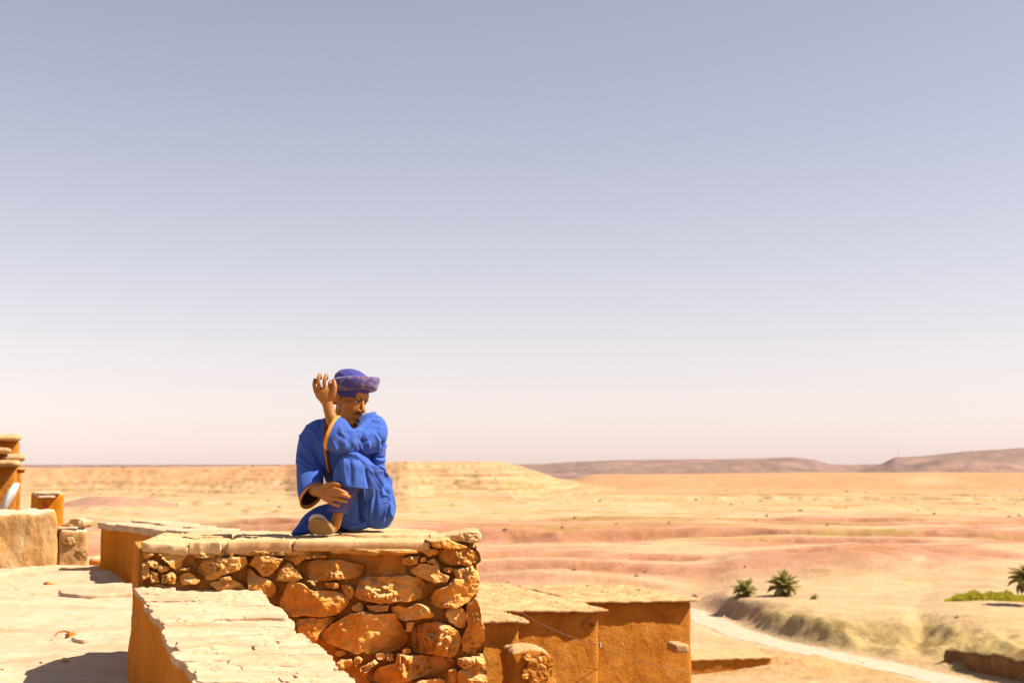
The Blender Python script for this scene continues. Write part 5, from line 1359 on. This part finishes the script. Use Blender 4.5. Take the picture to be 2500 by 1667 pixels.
SLR = [(756, 1128, 6.43, (31, 0, 0), (0, 0, 29)), (757, 1152, 6.40, (31, -8, 0), (3, 2, 30)), (758, 1180, 6.35, (28, -18, 0), (9, 7, 31)), (760, 1200, 6.315, (24, -25, 0), (12, 10, 32)), (762, 1211, 6.295, (22, -27, 0), (13, 11, 31))]
me, V, dn, c = shell('sleeve', SLR, M_ROBE, M_LIN, seed=3, wr=(.0025, 8)); slv = child('sleeve', me)
def trim(name, V, dn, par, width_rings, off=.0022, mat=M_TRIM):
    k = width_rings; n = V.shape[1]; T = V[-k:] + dn[-k:] * off
    T2 = V[-k:] - dn[-k:] * .0062
    ext = V[-1] + (V[-1] - V[-2]) * .35
    ring = np.concatenate([T, (ext + dn[-1] * off * .8)[None], (ext - dn[-1] * .005)[None], T2[::-1]])
    me = mesh_of(name, ring.reshape(-1, 3), grid_faces(len(ring), n, True), mat)
    return child(name, me, par)
trim('cuff_trim', V, dn, slv, 4)
SLL = [(912, 1060, 6.40, (8, -47, 0), (0, 0, 40)), (893, 1066, 6.32, (4, -42, 0), (0, 0, 40)), (862, 1077, 6.21, (3, -30, 0), (2, 0, 33)), (836, 1068, 6.15, (10, -39, 0), (4, 0, 33)), (820, 1060, 6.125, (14, -40, 0), (6, 2, 32)), (811, 1055, 6.11, (16, -39, 0), (7, 3, 31))]
me, V, dn, c = shell('sleeve', SLL, M_ROBE, M_LIN, n=84, sub=9, seed=9, wr=(.0028, 8), lines=[
    (z1((1290, 1100), (1320, 1180), (1310, 1290), (1330, 1350)), 2.4, 9), (z1((1360, 1110), (1380, 1200), (1350, 1330)), 2.4, -7), (z1((1240, 1120), (1260, 1220), (1250, 1330)), 3.0, -7),
    (z1((1100, 1040), (1120, 1150), (1220, 1250)), 2.6, 6), (z1((1060, 1160), (1140, 1200), (1220, 1250)), 2.4, -5), (z1((1000, 1290), (1030, 1380), (1050, 1450)), 2.6, 6), (z1((1180, 1280), (1190, 1360), (1150, 1420)), 3, 5), (z1((1100, 1300), (1110, 1380)), 3, -5),
    (z1((1340, 1260), (1370, 1360), (1390, 1440)), 2.6, 6), (z1((1390, 1230), (1450, 1380), (1510, 1440), (1560, 1380), (1570, 1290)), 2.6, 8), (z1((1600, 1170), (1580, 1270), (1480, 1300), (1400, 1240)), 2.2, -6),
    (z1((1340, 1090), (1460, 1130), (1600, 1160)), 2.0, 4), (z1((1390, 1180), (1500, 1200), (1570, 1280)), 2.4, 4)])
slv = child('sleeve', me)
trim('cuff_trim', V, dn, slv, 8, off=.003)

# tunic hem that hangs from the knee, trouser leg below it
KN = [(856, 1122, 6.175, (22, 2, 0), (0, 2, 24)), (856, 1136, 6.172, (30, 3, 0), (0, 3, 30)), (855, 1156, 6.178, (36, 4, 0), (0, 2, 33)), (856, 1176, 6.182, (40, 4, 0), (0, 1, 35)), (857, 1189, 6.185, (41, 4, 0), (0, 1, 36))]
me, V, dn, c = shell('tunic_hem', KN, M_ROBE, M_LIN, n=72, sub=8, seed=14, wr=(.002, 8), th=.003, lines=[(z2((1190, 240), (1170, 400), (1200, 560), (1210, 700)), 3.0, 8), (z2((1110, 330), (1110, 520), (1130, 690)), 2.8, -6), (z2((1260, 260), (1300, 440), (1290, 690)), 4, -6), (z2((1440, 330), (1480, 500), (1500, 700)), 3, 4), (z2((1050, 380), (1010, 560), (980, 680)), 3, 4)])
child('tunic_hem', me)
TR = [(850, 1172, 6.20, (27, 4, 0), (0, 0, 27)), (842, 1200, 6.205, (26, 5, 0), (0, 0, 26)), (832, 1228, 6.222, (24, 5, 0), (0, 0, 24)), (823, 1246, 6.236, (23, 3, 0), (0, 1, 24)), (820, 1252, 6.24, (23, 2, 0), (0, 2, 24))]
me, V, dn, c = shell('trouser_leg', TR, M_TROU, M_LIN, n=60, sub=8, seed=15, wr=(.002, 9), th=.003, lines=[(z2((1320, 740), (1270, 900), (1230, 1060)), 2.6, 5), (z2((1380, 760), (1300, 960), (1230, 1100)), 2.0, -4), (z2((900, 1060), (1050, 1060), (1180, 1030)), 2.6, 4)])
child('trouser_leg', me)

# collar, placket and its orange edge, laid on the chest
bvh = BVHTree.FromPolygons([Vector(v) for v in co_of(robe_me) + np.array(man.location)], [tuple(p.vertices) for p in robe_me.polygons])
def on_robe(u, v, off=.002):
    d = Vector(ray(u, v)).normalized(); h = bvh.ray_cast(Vector((0, 0, 0)), d)
    return np.array(h[0] - d * off) if h[0] is not None else P(u, v, 6.3)
def ribbon(name, line, w, mat, off=.003, par=None):
    V = []; ln = spline(np.array(line, float), 6)
    for k, q in enumerate(ln):
        t = ln[min(k + 1, len(ln) - 1)] - ln[max(k - 1, 0)]; t /= np.linalg.norm(t); n = np.array([-t[1], t[0]])
        for s, o in ((-w, -.003), (-w, off), (0, off + .0008), (w, off), (w, -.003)): V.append(on_robe(*(q + n * s), o))
    return child(name, mesh_of(name, V, grid_faces(len(ln), 5), mat), par or robe)
ribbon('placket', [(799, 1022), (795, 1050), (794, 1075), (797, 1100), (801, 1130), (806, 1160)], 5.5, M_PLACK)
ribbon('placket_edge', [(791, 1080), (793, 1100), (797, 1125), (802, 1152)], 1.6, M_TRIM, off=.006)
ribbon('collar', [(800, 1018), (812, 1030), (832, 1042), (855, 1043), (872, 1034)], 5, M_PLACK)
ribbon('pocket_seam', z2((1815, 965), (1855, 958), (1895, 965)), .9, M_LIN, off=.0015)

# ---- sandal: the sole turned to the viewer
M_SOLE = plain('sandal_sole', (.34, .20, .075), .9, .15, .3, 60); M_STRAP = plain('sandal_strap', (.78, .64, .46), .8, .2, .15, 60)
sol = [(753, 1284), (756, 1272), (764, 1265), (774, 1263), (786, 1266), (798, 1273), (808, 1284), (815, 1296), (813, 1302), (806, 1304), (785, 1304), (768, 1303), (758, 1297)]
o0 = P(784, 1285, 6.150); s = PX(6.15)
en = np.array([-.22, -.93, -.28]); en /= np.linalg.norm(en); e1 = np.cross(en, EZ); e1 = -e1 if e1[0] < 0 else e1; e1 /= np.linalg.norm(e1); e2 = np.cross(e1, en); e2 = -e2 if e2[2] < 0 else e2
poly = []
for (u, v) in sol:
    d = ray(u, v); t_ = (o0 @ en) / (d @ en); q = d * t_ - o0; poly.append((q @ e1, q @ e2))
ver, fcs = stone_pts(poly, .009, .010, 3, n=60, rings=10, facets=0, rough=.0015, jitter=0, flat=True, chaikin=2)
W = o0 + ver[:, :1] * e1 + ver[:, 1:2] * e2 + ver[:, 2:3] * en
if np.dot(np.cross(e1, e2), en) < 0: fcs = [f[::-1] for f in fcs]
sandal = child('sandal', mesh_of('sandal', W, fcs, M_SOLE))
ver, fcs = stone_pts([(a * 1.05, b * 1.06 + .0005) for a, b in poly], .003, .003, 4, n=60, rings=8, facets=0, rough=.0004, jitter=0, flat=True, chaikin=2)
W = o0 - en * .0105 + ver[:, :1] * e1 + ver[:, 1:2] * e2 + ver[:, 2:3] * en
if np.dot(np.cross(e1, e2), en) < 0: fcs = [f[::-1] for f in fcs]
child('welt', mesh_of('welt', W, fcs, M_STRAP), sandal)
strap = remesh('strap', [loft_px([(757, 1272, 6.165, 4, 3), (762, 1262, 6.165, 4.5, 4), (774, 1258, 6.175, 4.5, 8), (786, 1261, 6.19, 4, 4), (794, 1268, 6.18, 4, 3)], n=12), loft_px([(766, 1266, 6.165, 2.5, 2), (775, 1259, 6.172, 2.5, 2), (784, 1260, 6.19, 2.5, 2)], n=10)], .0016, M_STRAP, 3)
child('strap', strap, sandal)
